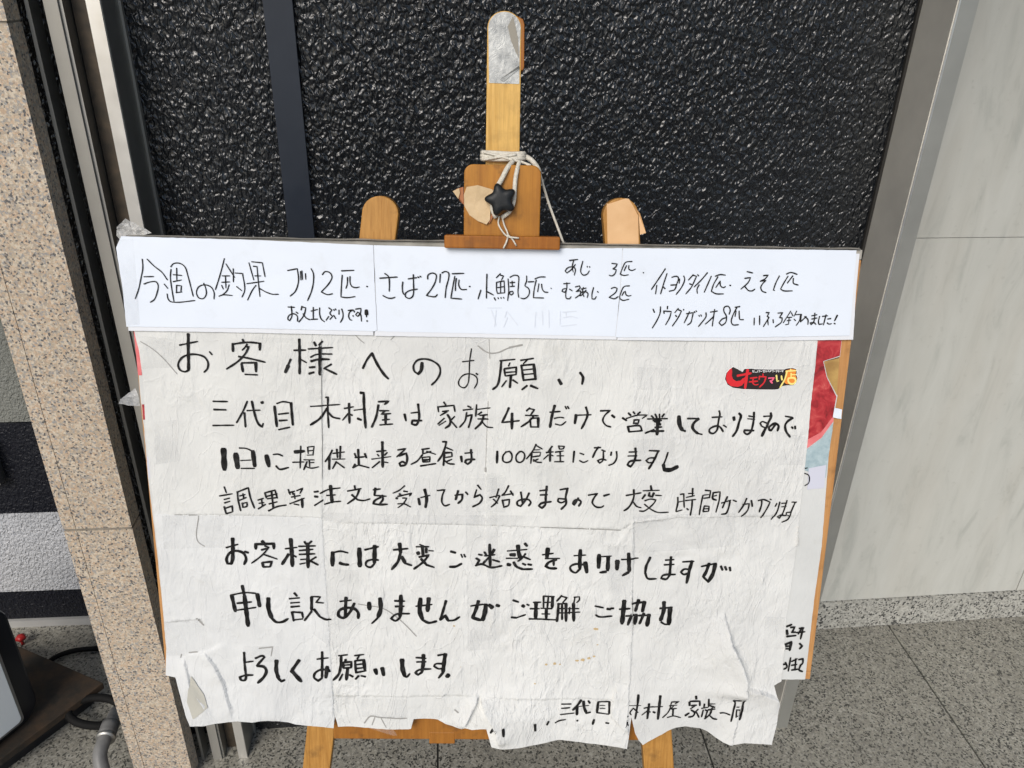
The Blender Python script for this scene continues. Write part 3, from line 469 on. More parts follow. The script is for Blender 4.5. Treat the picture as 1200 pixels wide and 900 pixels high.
sf = box("added_soffit", -6, 6, .25, 2.6, 2.62, 2.75, M_HARD); meta(sf, "plain overhead slab added out of view to cut the sky light", "added_soffit", kind="structure")  # unseen slab overhead, added to cut sky light and deepen contact shadows
# far left wall
YL = 1.64
lw = empty("banded_wall", (-1.2, YL, 0)); meta(lw, "silver-grey textured wall with black bands, behind the granite pillar", "wall")
zz = [atY(60, v, YL).z for v in (494, 600, 692, 723.5, 733)]
childbox(lw, "upper_render", -3, -.664, YL, YL+.1, zz[0]+.001, 3, M_UPPER)
childbox(lw, "black_band", -3, -.664, YL-.001, YL+.1, zz[1]+.001, zz[0]-.001, M_BAND)
childbox(lw, "silver_band", -3, -.664, YL, YL+.1, zz[2]+.001, zz[1]-.001, M_SILVER)
childbox(lw, "black_band", -3, -.664, YL-.001, YL+.1, zz[3]+.001, zz[2]-.001, M_BAND)
childbox(lw, "base_trim", -3, -.664, YL-.008, YL+.1, 0, zz[3]-.001, M_TRIM, .002)
pl = box("wall_plate", atY(0, 525, YL).x-.3, atY(8, 560, YL).x, YL-.03, YL-.002, atY(0, 560, YL).z, atY(0, 510, YL).z, M_STEEL2, None, .003)
meta(pl, "small grey metal plate on the black wall band at the left picture edge", "plate")

# ---------------------------------------------------------------- light box sign on its plank, lower left
zb = .058
p_far = atZ(49, 832, zb+.004); p_near = atZ(0, 872, zb+.004)
dirn = (p_near-p_far); dirn.z = 0; dirn.normalize(); side = Vector((-dirn.y, dirn.x, 0))   # side points away from camera's right
if side.x < 0: side = -side
lb = empty("lightbox_sign", p_far); lb.rotation_euler = (0, 0, math.atan2(dirn.y, dirn.x))
meta(lb, "black framed light box with blank milky white panel at the lower left edge", "light box")
hh = .315; LL = .55; tt = .16
sgn = 1 if (Matrix.Rotation(-math.atan2(dirn.y, dirn.x), 3, 'Z')@side).y > 0 else -1
def rrect(x0, x1, z0, z1, r, n=6):
    out = []
    for cx, cz, a0 in ((x1-r, z1-r, 0), (x0+r, z1-r, 90), (x0+r, z0+r, 180), (x1-r, z0+r, 270)):
        for k in range(n+1):
            a = math.radians(a0+90*k/n); out.append((cx+r*math.cos(a), cz+r*math.sin(a)))
    return out
def slab(name, outl, y0, y1, mat, parent, bv=0):
    bm = bmesh.new(); a = [bm.verts.new((x, y0, z)) for x, z in outl]; b = [bm.verts.new((x, y1, z)) for x, z in outl]
    bm.faces.new(a); bm.faces.new(b[::-1]); n = len(outl)
    for i in range(n): bm.faces.new((a[i], b[i], b[(i+1) % n], a[(i+1) % n]))
    if bv: bmesh.ops.recalc_face_normals(bm, faces=bm.faces); bevel(bm, bv)
    return bm_obj(name, bm, mat, parent)
slab("frame", [(x, z) for x, z in rrect(0, LL, 0, hh, .045)], -sgn*tt, 0, M_FRAME, lb, .006)
slab("rim", [(x, z) for x, z in rrect(.040, LL-.03, .014, hh-.035, .012)], sgn*.001, sgn*.006, M_RIM, lb, .001)
slab("panel", [(x, z) for x, z in rrect(.047, LL-.036, .022, hh-.042, .010)], sgn*.0065, sgn*.009, M_MILK, lb, .001)
plank = empty("plywood_board", atZ(120, 800, zb)); meta(plank, "dirty brown plywood board under the light box, lower left", "board")
tp = [atZ(22, 757, zb), atZ(121, 800, zb), atZ(0, 890, zb), atZ(0, 890, zb)+Vector((-.35, -.2, 0)), atZ(22, 757, zb)+Vector((-.4, .0, 0))]
tp = [p-plank.location for p in tp]
bm = bmesh.new(); a = [bm.verts.new((p.x, p.y, 0)) for p in tp]; b = [bm.verts.new((p.x, p.y, -.018)) for p in tp]
bm.faces.new(a); bm.faces.new(b[::-1])
for i in range(5): bm.faces.new((a[i], b[i], b[(i+1) % 5], a[(i+1) % 5]))
bmesh.ops.recalc_face_normals(bm, faces=bm.faces); bevel(bm, .002); bm_obj("sheet", bm, M_PLY, plank)
cen = sum(tp, Vector())/5
bm = bmesh.new(); q = [cen+(p-cen)*.90 for p in tp]; a = [bm.verts.new((p.x, p.y, -.019)) for p in q]; b = [bm.verts.new((p.x, p.y, -zb+.001)) for p in q]
bm.faces.new(a); bm.faces.new(b[::-1])
for i in range(5): bm.faces.new((a[i], b[i], b[(i+1) % 5], a[(i+1) % 5]))
bm_obj("crate_base", bm, M_FRAME, plank)
# cables, pipe, valve
meta(tube("cable", [atZ(35, 800, .01), atZ(62, 772, .010), atZ(80, 764, .008), atZ(112, 760, .008), atZ(150, 762, .008)], .006, M_RUB), "black rubber cable lying on the floor behind the plywood board", "cable")
_c = atZ(112, 836, .03)
meta(tube("cable_loop", [_c+Vector((.055*math.cos(a), .03*math.sin(a), .018*math.sin(a*.7))) for a in [(-.6+i_*.38) for i_ in range(17)]], .009, M_RUB), "thick black hose loop lying under the edge of the plywood board", "hose")
pz = .09
pipe = empty("drain_pipe", atZ(122, 870, .05)); meta(pipe, "grey plastic pipe elbow on the floor beside the granite pillar", "pipe")
def rel(e, pts): return [p-e.location for p in pts]
tube("pipe_bend", rel(pipe, [atZ(128, 853, .10), atZ(122, 868, .10), atZ(117, 884, .09), atZ(121, 905, .07), atZ(140, 960, .05)]), .014, M_PVC, pipe, 16, .006)
tube("pipe_collar", rel(pipe, [atZ(130, 848, .10), atZ(124, 864, .10)]), .018, M_PVC, pipe, 16, .01)
tube("pipe_rim", rel(pipe, [atZ(124.5, 863, .10), atZ(123.5, 866, .10)]), .0195, M_STEEL2, pipe, 16, .01)
tube("riser", rel(pipe, [atZ(129, 850, .10), atZ(134, 838, .06), atZ(136, 834, .0)]), .014, M_PVC, pipe, 12, .02)
vl = empty("valve_knob", atZ(27, 755, 0)+Vector((0, 0, .0))); meta(vl, "small red tap knob peeking out beside the black light box", "tap")
bm = bmesh.new(); bmesh.ops.create_uvsphere(bm, u_segments=14, v_segments=8, radius=.012)
for v_ in bm.verts:
    a_ = math.atan2(v_.co.y, v_.co.x); v_.co.x *= 1+.12*math.cos(5*a_); v_.co.y *= 1+.12*math.cos(5*a_); v_.co.z *= .75; v_.co.z += .022
bm_obj("handle", bm, M_REDP, vl, True)
tube("stem", [(0, 0, 0), (0, 0, .016)], .004, M_REDP, vl, 10, .01)

# ---------------------------------------------------------------- board frame of reference
quad = [(141, 277), (1008, 293), (950, 797), (194, 792)]
R_ = [ray(*q) for q in quad]; dd = np.linalg.solve(np.array([-R_[1], R_[2], -R_[3]]).T, -R_[0]); dd = np.r_[1, dd]
Pq = [R_[i]*dd[i] for i in range(4)]; s_ = .9/np.linalg.norm(Pq[1]-Pq[0]); Pq = [p*s_ for p in Pq]
BX = _n(Pq[1]-Pq[0]); BY = Pq[0]-Pq[3]; BY = _n(BY-BY.dot(BX)*BX); BZ = np.cross(BX, BY); BO = Pq[3]   # origin: bottom left corner
BM = Matrix(((BX[0], BY[0], BZ[0], BO[0]), (BX[1], BY[1], BZ[1], BO[1]), (BX[2], BY[2], BZ[2], BO[2]+H), (0, 0, 0, 1)))
BW, BH = .9, float(np.linalg.norm(Pq[0]-Pq[3]))
def B(u, v, off=0.0):
    """photo direction -> point of the plane parallel to the board's face, off metres in front of it"""
    r = ray(u, v); t = ((BO+BZ*off).dot(BZ))/r.dot(BZ); p = r*t-BO
    return (float(p.dot(BX)), float(p.dot(BY)))
def ZW(a, off):   # local b where the plane reaches the floor
    return -(BM@Vector((a, 0, off))).z/BY[2]

# ---------------------------------------------------------------- easel
es = empty("easel"); es.matrix_world = BM; meta(es, "wooden studio easel with tall mast and clamp block holding the notice board", "easel")
def wedge(u0, v0, n=10, r=None):
    pass
# mast with rounded head
d1, d0 = -.0155, -.034
m0 = B(568.5, 300, d1)[0]; m1 = B(613, 300, d1)[0]; 
ml, mr = B(571, 45, d1)[0], B(611, 45, d1)[0]; mt = B(592, 12.5, d1)[1]; bl, br_ = B(568, 192, d1)[0], B(612, 192, d1)[0]
rad = (mr-ml)/2
head = [(ml+rad+rad*math.cos(a), mt-rad*.92+rad*.92*math.sin(a)) for a in [math.pi*k/14 for k in range(15)]]
prism("mast", [(br_, .02)]+head+[(bl, .02)], d0, d1, M_WOODM, es, .0012)
prism("mast_backing", [(B(600, 84, -.0165)[0], B(600, 84, -.0165)[1]), (B(612.8, 82, -.0165)[0], B(600, 82, -.0165)[1]), (B(614.3, 78, -.0165)[0], B(600, 78, -.0165)[1]), (B(614.6, 30, -.0165)[0], B(600, 28, -.0165)[1]), (B(613, 25, -.0165)[0], B(600, 22, -.0165)[1]), (B(605, 20, -.0165)[0], B(600, 18, -.0165)[1])], -.0335, -.0165, M_WOODD, es, .0008)
# silver tape round the head of the mast
d2 = d1+.0006
tb = B(592, 98, d2)[1]
hd = [(ml+rad+(rad-.0012)*math.cos(a), mt-rad*.92+(rad*.92-.0012)*math.sin(a)) for a in [math.pi*k/14 for k in range(15)]]
tl = [(B(608.5, 98, d2)[0], tb), (B(609, 60, d2)[0], B(609, 60, d2)[1])]+hd+[(B(573, 98, d2)[0], tb+.0004)]
prism("silver_tape", tl, d1+.0002, d2, M_SILV, es)
def flapmesh(name, pts, mat, parent, thick=.0004, fan=False):
    """thin sheet from (u,v,off) photo points; first point is the fan centre"""
    P = [Vector((*B(u, v, o), o)) for u, v, o in pts]; n = len(P)
    bm = bmesh.new(); a = [bm.verts.new(p) for p in P]; b = [bm.verts.new(p-Vector((0, 0, thick))) for p in P]
    rim = list(range(1, n)) if fan else list(range(n))
    for i, j in (zip(rim, rim[1:]+rim[:1]) if fan else zip(range(1, n-1), range(2, n))): bm.faces.new((a[0], a[i], a[j])); bm.faces.new((b[0], b[j], b[i]))
    for i, j in zip(rim, rim[1:]+rim[:1]): bm.faces.new((a[i], b[i], b[j], a[j]))
    return bm_obj(name, bm, mat, parent)
flapmesh("tape_fold", [(586, 93, d2+.0012), (608, 77, d2+.004), (609, 80, d2+.001), (590, 96, d2+.0006)], M_SILV, es)
flapmesh("bare_patch", [(601, 19, d2+.0008), (595, 31, d2+.0008), (599, 48, d2+.0008), (604, 60, d2+.0008), (608, 68, d2+.0008), (607, 45, d2+.0008), (604, 30, d2+.0008)], flat("grey_residue", (.27, .25, .21), .7), es)
# clamp block
e1 = .004
bx0, bx1 = B(543.5, 270, e1)[0], B(632.5, 270, e1)[0]; byt = B(588, 193, e1)[1]; byb = B(588, 278, e1)[1]
r_ = .011; cr = []
for cx, cy, a0 in ((bx1-r_, byt-r_, 0), (bx0+r_, byt-r_, 90)):
    cr += [(cx+r_*math.cos(math.radians(a0+90*k/6)), cy+r_*math.sin(math.radians(a0+90*k/6))) for k in range(7)]
prism("clamp_block", cr+[(bx0, byb-.004), (bx1, byb-.004)], -.0150, e1, M_WOODB, es, .0014)
# ledge that hooks over the board's top edge
l1 = .016
lx0, lx1 = B(520.5, 285, l1)[0], B(656.5, 285, l1)[0]; lyt = B(588, 276.5, l1)[1]; lyb = B(588, 292, l1)[1]
prism("top_ledge", [(lx0, lyb), (lx1, lyb), (lx1, lyt), (lx0, lyt)], .0065, l1, M_WOODD, es, .0018)
prism("ledge_shelf", [(lx0+.001, BH+.0045), (lx1-.001, BH+.0045), (lx1-.001, lyt-.0006), (lx0+.001, lyt-.0006)], -.0145, .0063, M_WOODD, es, .001)
# legs
def leg(pts_t, pts_b, mat, dd0=-.034, dd1=-.0155):
    (uL, vT), (uR, _) = pts_t; (bL, vB), (bR, _) = pts_b
    tL, tR, lL, lR = B(uL, vT, dd1), B(uR, vT, dd1), B(bL, vB, dd1), B(bR, vB, dd1)
    def ext(t, l, b): k = (t[1]-b)/(t[1]-l[1]); return (t[0]+(l[0]-t[0])*k, b)
    zb_ = ZW(0, (dd0+dd1)/2)
    eL, eR = ext(tL, lL, zb_), ext(tR, lR, zb_)
    cxx, r2 = (tL[0]+tR[0])/2, (tR[0]-tL[0])/2
    arc = [(cxx+r2*math.cos(a), tL[1]+r2*.95*math.sin(a)) for a in [math.pi*k/12 for k in range(13)]]
    return prism("leg", [eR]+arc+[eL], dd0, dd1, mat, es, .0015)
leg(((424, 250), (467, 250)), ((358, 868), (390.5, 868)), M_WOODL)
leg(((706.5, 252), (748.5, 252)), ((752.5, 868), (788, 868)), M_WOODL)
# lower cross rail and its little block
c1 = -.0150
cr0, cr1 = B(391, 866, c1), B(752, 868.5, c1)
prism("cross_rail", [(cr0[0], cr0[1]), (cr1[0], cr1[1]+.001), (cr1[0], cr1[1]+.062), (cr0[0], cr0[1]+.062)], -.032, c1, M_WOODR, es, .0015)
q0, q1 = B(503, 865, c1), B(533, 871.5, c1)
prism("rail_block", [(q0[0], q1[1]), (q1[0], q1[1]), (q1[0], q0[1]+.01), (q0[0], q0[1]+.01)], -.0325, c1+.0004, M_WOODR, es, .001)
# slot runners behind and the rear leg
zr = ZW(0, -.05)
rl = [Vector((.445, .52, -.036)), Vector((.445, .52, -.056))]
ft = BM.inverted()@Vector(((BM@Vector((.445, 0, 0))).x, 1.262, 0))
tube("rear_leg", [(.445, .50, -.052), tuple(ft)], .0125, M_WOODL, es, 8, .3)
prism("mast_rail", [(B(430, 255, -.04)[0], .50), (B(740, 255, -.04)[0], .50), (B(740, 255, -.04)[0], .545), (B(430, 255, -.04)[0], .545)], -.0505, -.0345, M_WOODL, es, .001)
# star knob
kn = B(587, 234, .024); kr = B(604, 234, .024)[0]-kn[0]
bm = bmesh.new(); NS = 60; rings = []
for rr_, zz_ in ((.55, .008), (.93, .0085), (1.0, .011), (1.0, .019), (.95, .0225), (.80, .0245), (.4, .0252)):
    ring = []
    for k in range(NS):
        a = 2*math.pi*k/NS; lobes = .83+.17*math.cos(5*(a-math.radians(106))); lobes = lobes+.02*math.cos(10*(a-math.radians(108)))
        q = 1+(lobes-1)*(1 if rr_ > .6 else .35)
        ring.append(bm.verts.new((kn[0]+kr*1.12*rr_*q*math.cos(a), kn[1]+kr*1.12*rr_*q*math.sin(a), zz_)))
    rings.append(ring)
for A, C_ in zip(rings, rings[1:]):
    for k in range(NS): bm.faces.new((A[k], A[(k+1) % NS], C_[(k+1) % NS], C_[k]))
bm.faces.new(rings[0][::-1]); bm.faces.new(rings[-1])
bm_obj("star_knob", bm, M_KNOB, es, True)
bm = bmesh.new(); bmesh.ops.create_cone(bm, cap_ends=True, segments=20, radius1=.007, radius2=.007, depth=.005)
for v_ in bm.verts: v_.co += Vector((kn[0], kn[1], .0062))
bm_obj("knob_boss", bm, M_KNOB, es)
# torn kraft tape on the block, on the right leg
o_ = e1+.0006
flapmesh("torn_tape", [(556, 240, o_+.001), (547, 219, o_+.0005), (560, 217, o_+.003), (577, 222, o_+.001), (582, 232, o_+.001), (575, 242, o_+.002), (574, 258, o_+.004), (570, 263, o_+.0045), (560, 259, o_+.001), (550, 252, o_+.0006), (544, 241, o_+.0005), (543.6, 228, o_+.0005)], M_KRAFT, es, .0005, True)
flapmesh("torn_tape", [(538, 231, o_-.002), (531, 224, o_-.004), (536, 221, o_-.004), (543, 219, o_-.001), (543.5, 240, o_), (541, 238, o_-.004)], M_TORN, es, .0006, True)
flapmesh("torn_tape", [(534, 228, o_), (530.5, 224, o_), (538, 220.5, o_), (539, 226, o_), (537, 233, o_)], M_KRAFT, es, .0005, True)
flapmesh("torn_tape", [(579, 246, o_+.001), (574, 240, o_+.002), (578, 242, o_+.001), (580, 250, o_+.001), (573.5, 262, o_+.003), (572, 258, o_+.003)], M_TORN, es, .0005)
g_ = d1+.0008
flapmesh("kraft_tape", [(728, 262, g_), (712, 288, g_), (711, 238, g_), (713, 239, g_), (733, 232.5, g_), (737, 233, g_), (743, 243, g_), (748, 253, g_), (748.5, 288, g_)], M_KTAPE, es, .0004, True)
flapmesh("kraft_tape", [(748.5, 252, g_+.001), (744, 243, g_+.002), (750, 250, g_+.004), (755, 266, g_+.006), (757, 273, g_+.007), (750, 275, g_+.004)], M_KTAPE, es, .0004)

# cord tied round the mast
cd = empty("cord"); cd.matrix_world = BM; meta(cd, "off-white cotton cord wrapped round the easel mast and looped over the black knob", "cord")
def L3(u, v, o): return (*B(u, v, o), o)
for k, (va, vb) in enumerate(((179, 180), (183, 182.5), (186.5, 186))):
    pts = [L3(569-k*.3, va+1, -.034), L3(565.5, va, -.026), L3(566.5, va-.5, -.013), L3(580, va+.2, -.0115+.0008*k), L3(600, vb+.3, -.0115+.0012*k), L3(612, vb, -.013), L3(614, vb, -.026), L3(611, vb+1, -.034)]
    tube("wrap", pts, .0028, M_CORD, cd, 8, .004)
tube("twist", [L3(566, 178, -.008), L3(578, 181, -.007), L3(596, 186, -.006), L3(612, 190, -.004), L3(622, 194, .0)], .0016, M_CORD, cd, 6, .004)
tube("twist", [L3(567, 187, -.007), L3(585, 184, -.006), L3(605, 181, -.008)], .0018, M_CORD, cd, 6, .004)
tube("hanging_loop", [L3(601, 189, -.006), L3(594, 198, .006), L3(589, 208, .0085), L3(582, 221, .010), L3(578, 232, .0105), L3(577, 244, .010), L3(581, 255, .008)], .0030, M_CORD, cd, 8, .004)
tube("hanging_loop", [L3(609, 189, -.006), L3(606, 199, .006), L3(604, 210, .0085), L3(603, 224, .010), L3(602, 236, .0105), L3(597, 248, .010), L3(588, 255, .008)], .0027, M_CORD, cd, 8, .004)
tube("long_tail", [L3(610, 183, -.026), L3(617, 184, -.02), L3(625, 190, -.016), L3(631, 199, -.016), L3(636, 215, -.018), L3(643, 238, -.02), L3(653, 265, -.022), L3(663, 292, -.024)], .003, M_CORD, cd, 8, .004, lambda t: .0032 if t < .25 else .0016)
tube("thin_string", [L3(585, 253, .008), L3(584, 262, .006), L3(588, 270, .010), L3(595, 277, .019), L3(608, 279, .0185)], .0011, M_CORD, cd, 6, .003)
tube("thin_string", [L3(588, 253, .008), L3(591, 264, .007), L3(595, 274, .012), L3(594, 282, .0195), L3(590, 291, .019)], .0011, M_CORD, cd, 6, .003)
tube("thin_string", [L3(595, 275, .0185), L3(601, 281, .0185), L3(605, 288, .018)], .0010, M_CORD, cd, 6, .003)

# ---------------------------------------------------------------- notice board
nb = empty("notice_board"); nb.matrix_world = BM
meta(nb, "large notice board covered in handwritten Japanese papers, standing on the easel", "notice board")
prism("backing", [(.006, .006), (BW-.006, .006), (BW-.006, BH-.006), (.006, BH-.006)], -.0135, -.0030, M_BACKBOARD, nb)
t_ = .012
for pts in ([(0, 0), (BW, 0), (BW, t_), (0, t_)], [(0, t_+.0005), (t_, t_+.0005), (t_, BH-t_-.0005), (0, BH-t_-.0005)],
            [(BW-t_-.001, t_+.0005), (BW, t_+.0005), (BW, BH-t_-.0005), (BW-t_-.001, BH-t_-.0005)]):
    prism("frame_strip", pts, -.0138, -.0022, M_EDGE, nb, .0008)
prism("frame_strip", [(0, BH-t_), (BW, BH-t_), (BW, BH), (0, BH)], -.0138, -.0022, M_HARD, nb, .0008)

# height of the papers above the board plane ------------------------------
def nz(x, y, s, o=0.0): return noise.noise(Vector((x*s+o, y*s-o*.7, o*1.3)))
# tears and lapped sheet edges: photo polyline, height, width of the lift, side that stands proud, taper in
CL = [
 ([(846, 716), (849, 719), (852, 733), (856, 751), (867, 774), (872, 791), (872, 806)], .021, .030, +1, .06),
 ([(872, 806), (866, 830), (860, 858), (857, 873)], .0032, .012, +1, .01),
 ([(872, 805), (893, 809), (911, 817)], .0085, .018, +1, .004),
 ([(562, 815), (556, 826), (545, 848)], .0100, .010, +1, .01),
 ([(562, 815), (568, 830), (579, 847), (583, 862)], .0120, .014, -1, .012),
 ([(377, 395), (378, 520), (378, 622), (386, 740), (392, 850)], .0010, .010, +1, .02),
 ([(573, 395), (572, 480), (569, 570), (568, 655), (573, 700), (575, 740)], .0010, .010, -1, .03),
 ([(742, 600), (743, 652), (741, 690), (741, 735), (738, 800), (737, 812), (735, 850), (739, 875)], .0016, .012, +1, .02),
 ([(386, 612), (500, 614), (633, 617), (727, 620), (742, 612), (800, 606), (932, 604)], .0012, .012, -1, .03),
 ([(200, 603), (262, 603), (378, 606)], .0009, .010, -1, .02),
 ([(375, 816), (470, 815), (552, 815), (640, 818), (740, 820)], .0010, .012, -1, .03),
 ([(723, 799), (717, 820), (716, 838), (732, 853)], .0034, .010, -1, .012),
 ([(240, 762), (252, 778), (262, 800), (272, 829)], .0048, .012, +1, .012),
 ([(216, 770), (221, 790), (224, 805), (243, 826)], .0030, .010, +1, .010),
 ([(192, 729), (236, 725), (241, 733)], .0018, .010, -1, .012),
 ([(217, 766), (243, 763), (256, 757)], .0022, .012, +1, .01),
 ([(720, 640), (742, 610), (780, 604)], .0012, .010, +1, .01),
 ([(936, 610), (932, 650), (926, 700), (922, 725), (919, 755)], .0050, .012, -1, .02),
]
CLL = [(np.array([B(u, v) for u, v in c[0]]),)+tuple(c[1:]) for c in CL]
def cliff(x, y):
    h = 0.0
    for P, Hh, wd, sd, tp_ in CLL:
        best = None; acc = 0.0
        for i in range(len(P)-1):
            ax, ay = P[i]; bx, by = P[i+1]; dx, dy = bx-ax, by-ay; L2 = dx*dx+dy*dy; L = math.sqrt(L2)
            t = ((x-ax)*dx+(y-ay)*dy)/L2; tc = min(1, max(0, t)); px, py = ax+dx*tc, ay+dy*tc
            d = math.hypot(x-px, y-py)
            if best is None or d < best[0]-1e-9:
                cr_ = dx*(y-ay)-dy*(x-ax); ends = (i == 0 and t < 0)
                past = (i == len(P)-2 and t > 1)
                best = (d, cr_, acc+L*tc, ends, (t-1)*L if past else 0)
            acc += L
        d, cr_, s, ends, past = best
        # positive cross = left of travel; in this frame y is up
        if ends or d > 5*wd: continue
        if (cr_ < 0) == (sd > 0):
            h += Hh*math.exp(-(d/wd)**1.3)*min(1, s/tp_)*math.exp(-(past/.012)**2)
    return h
def h_main(x, y):
    h = .0006+.0008*nz(x, y, 14, 3.1)+.0005*nz(x*1.3+y*.6, y*.6, 34, 8.2)
    fy = max(0.0, min(1.0, (.22-y)/.22))       # the lower third is more rumpled
    h += fy*(.0016*nz(x, y*.5, 24, 1.7)+.0007*nz(x, y, 60, 5.5))
    if y < .02: h += .0014*math.sin(x*38+1.0)*min(1, (.02-y)/.05)
    if y < 0: h += .010*max(0.0, nz(x, 3.3, 13, 2.2)+.12)*min(1, -y/.06)**1.5
    # grey creased patch under line four
    h += .0016*nz(x*.8+y*1.2, y-x*.5, 45, 9.1)*math.exp(-((x-.70)/.10)**2-((y-.185)/.022)**2)*2
    return max(h, -.0004 if y > 0 else -.004)+cliff(x, y)
MAIN = [(157, 386), (162, 386), (300, 386), (450, 390), (600, 392), (750, 394), (958, 396), (955, 430), (950, 475), (945, 530), (937, 600), (932, 650), (925, 700), (921, 725), (919, 755), (915.5, 798),
        (907, 803), (910, 815), (913, 825), (910, 848), (904, 872), (894, 870.5), (872, 869), (858, 871.5), (847, 869), (839, 865), (829, 858), (820, 854), (803, 851), (792, 852.5), (782, 856), (766, 865), (753, 872), (748, 866), (744, 858), (741.5, 848), (739.5, 838),
        (738, 846), (736, 862), (734, 875), (716, 873), (690, 871), (657, 867), (630, 869.5), (600, 871.5), (585, 873), (576, 872), (573, 862), (570, 852), (566, 852.5), (553, 855), (537, 852), (522, 848), (513, 843), (500, 841.5), (485, 841), (483.5, 846), (482, 852),
        (465, 852), (435, 853), (415, 852), (396, 852), (394.5, 846), (392.5, 840), (391.8, 846), (391, 853), (375, 850.5), (347, 848), (338, 845), (328, 843), (315, 841.5), (307, 842), (297, 843), (280, 841), (263, 843), (243, 846), (225, 847), (221, 838), (214, 818), (206, 793),
        (194.5, 791), (195, 760), (193.5, 735), (190, 700), (187, 660), (182.5, 620), (176.5, 560), (171, 505), (169, 470), (167, 440), (163, 410)]
def resample(poly, step, jit=0.0):
    out = []
    for i in range(len(poly)):
        a = np.array(poly[i]); b = np.array(poly[(i+1) % len(poly)]); L = np.linalg.norm(b-a); n = max(1, int(L/step))
        for k in range(n):
            p = a+(b-a)*k/n
            if k: p = p+np.array([noise.noise(Vector((p[0]*160, p[1]*160, 1))), noise.noise(Vector((p[0]*160, p[1]*160, 7)))])*jit
            out.append((float(p[0]), float(p[1])))
    return out
def inside(p, poly):
    x, y = p; c = False; j = len(poly)-1
    for i in range(len(poly)):
        xi, yi = poly[i]; xj, yj = poly[j]
        if (yi > y) != (yj > y) and x < (xj-xi)*(y-yi)/(yj-yi)+xi: c = not c
        j = i
    return c
def sheet_tris(outline, step, hfun, cliffs=False):
    V = [Vector(p) for p in outline]; n = len(V); Ed = [(i, (i+1) % n) for i in range(n)]
    xs = [p[0] for p in outline]; ys = [p[1] for p in outline]
    if cliffs:
        for P, Hh, *_ in CLL:
            if Hh < .0008: continue
            for off in (-.00035, .00035):
                pts = []
                for i in range(len(P)):
                    d = P[min(i+1, len(P)-1)]-P[max(i-1, 0)]; d = d/np.linalg.norm(d)
                    pts.append(P[i]+np.array([-d[1], d[0]])*off)
                dense = []
                for a, b in zip(pts, pts[1:]):
                    k = max(1, int(np.linalg.norm(b-a)/.003)); dense += [a+(b-a)*t/k for t in range(k)]
                for p in dense:
                    if inside(p, outline): V.append(Vector((float(p[0]), float(p[1]))))
    y = min(ys); row = 0
    while y < max(ys):
        x = min(xs)+(step/2 if row % 2 else 0)
        while x < max(xs):
            p = (x+random.uniform(-.1, .1)*step, y+random.uniform(-.1, .1)*step)
            if inside(p, outline): V.append(Vector(p))
            x += step
        y += step*.87; row += 1
    vo, eo, fo, *_ = delaunay_2d_cdt(V, Ed, [], 1, 1e-6)
    v3 = [(p.x, p.y, hfun(p.x, p.y)) for p in vo]
    return v3, [tuple(f) for f in fo]
def split_mesh(name, v3, faces, pick, mats, parent, smooth=True):
    groups = {}
    for f in faces:
        cx = sum(v3[i][0] for i in f)/3; cy = sum(v3[i][1] for i in f)/3
        groups.setdefault(pick(cx, cy), []).append(f)
    for g in sorted(groups):
        idx = {}; vs2 = []; fs = []
        for f in groups[g]:
            nf = []
            for i in f:
                if i not in idx: idx[i] = len(vs2); vs2.append(v3[i])
                nf.append(idx[i])
            a, b, c_ = [Vector(vs2[i]) for i in nf[:3]]
            if (b-a).cross(c_-a).z < 0: nf = nf[::-1]
            fs.append(tuple(nf))
        mesh(name, vs2, fs, mats(g), parent, smooth)
outl = resample([B(u, v) for u, v in MAIN], .004, .0005)
v3, fs = sheet_tris(outl, .0038, h_main, True)
S1 = [B(377, 395)[0], B(573, 395)[0], B(742, 620)[0]]; SY = B(400, 610)[1]
def sx(cx, cy):
    def lx(pl, cy):
        pl = [B(*p) for p in pl]
        for a, b in zip(pl, pl[1:]):
            if b[1] <= cy <= a[1]: return a[0]+(b[0]-a[0])*(cy-a[1])/(b[1]-a[1])
        return pl[-1][0] if cy < pl[-1][1] else pl[0][0]
    return lx
_l = sx(0, 0)
c1_ = lambda cy: _l([(377, 395), (378, 520), (378, 622), (386, 740), (392, 850)], cy)
c2_ = lambda cy: _l([(573, 395), (572, 480), (569, 570), (568, 655), (573, 700), (575, 740), (573, 872)], cy)
c3_ = lambda cy: _l([(742, 395), (742, 600), (743, 652), (741, 735), (738, 800), (735, 850), (739, 875)], cy)
yl = lambda cx: _l and np.interp(cx, [B(200, 603)[0], B(378, 606)[0], B(386, 612)[0], B(633, 617)[0], B(727, 620)[0], B(800, 606)[0], B(932, 604)[0]],
                                [B(200, 603)[1], B(378, 606)[1], B(386, 612)[1], B(633, 617)[1], B(727, 620)[1], B(800, 606)[1], B(932, 604)[1]])
def pick_main(cx, cy):
    col = 0 if cx < c1_(cy) else 1 if cx < c2_(cy) else 2 if cx < c3_(cy) else 3
    return (0 if cy > yl(cx) else 1)*4+col
split_mesh("paper_sheet", v3, fs, pick_main, lambda g: M_PAPER[[0, 1, 0, 1, 3, 2, 2, 1][g]], nb)

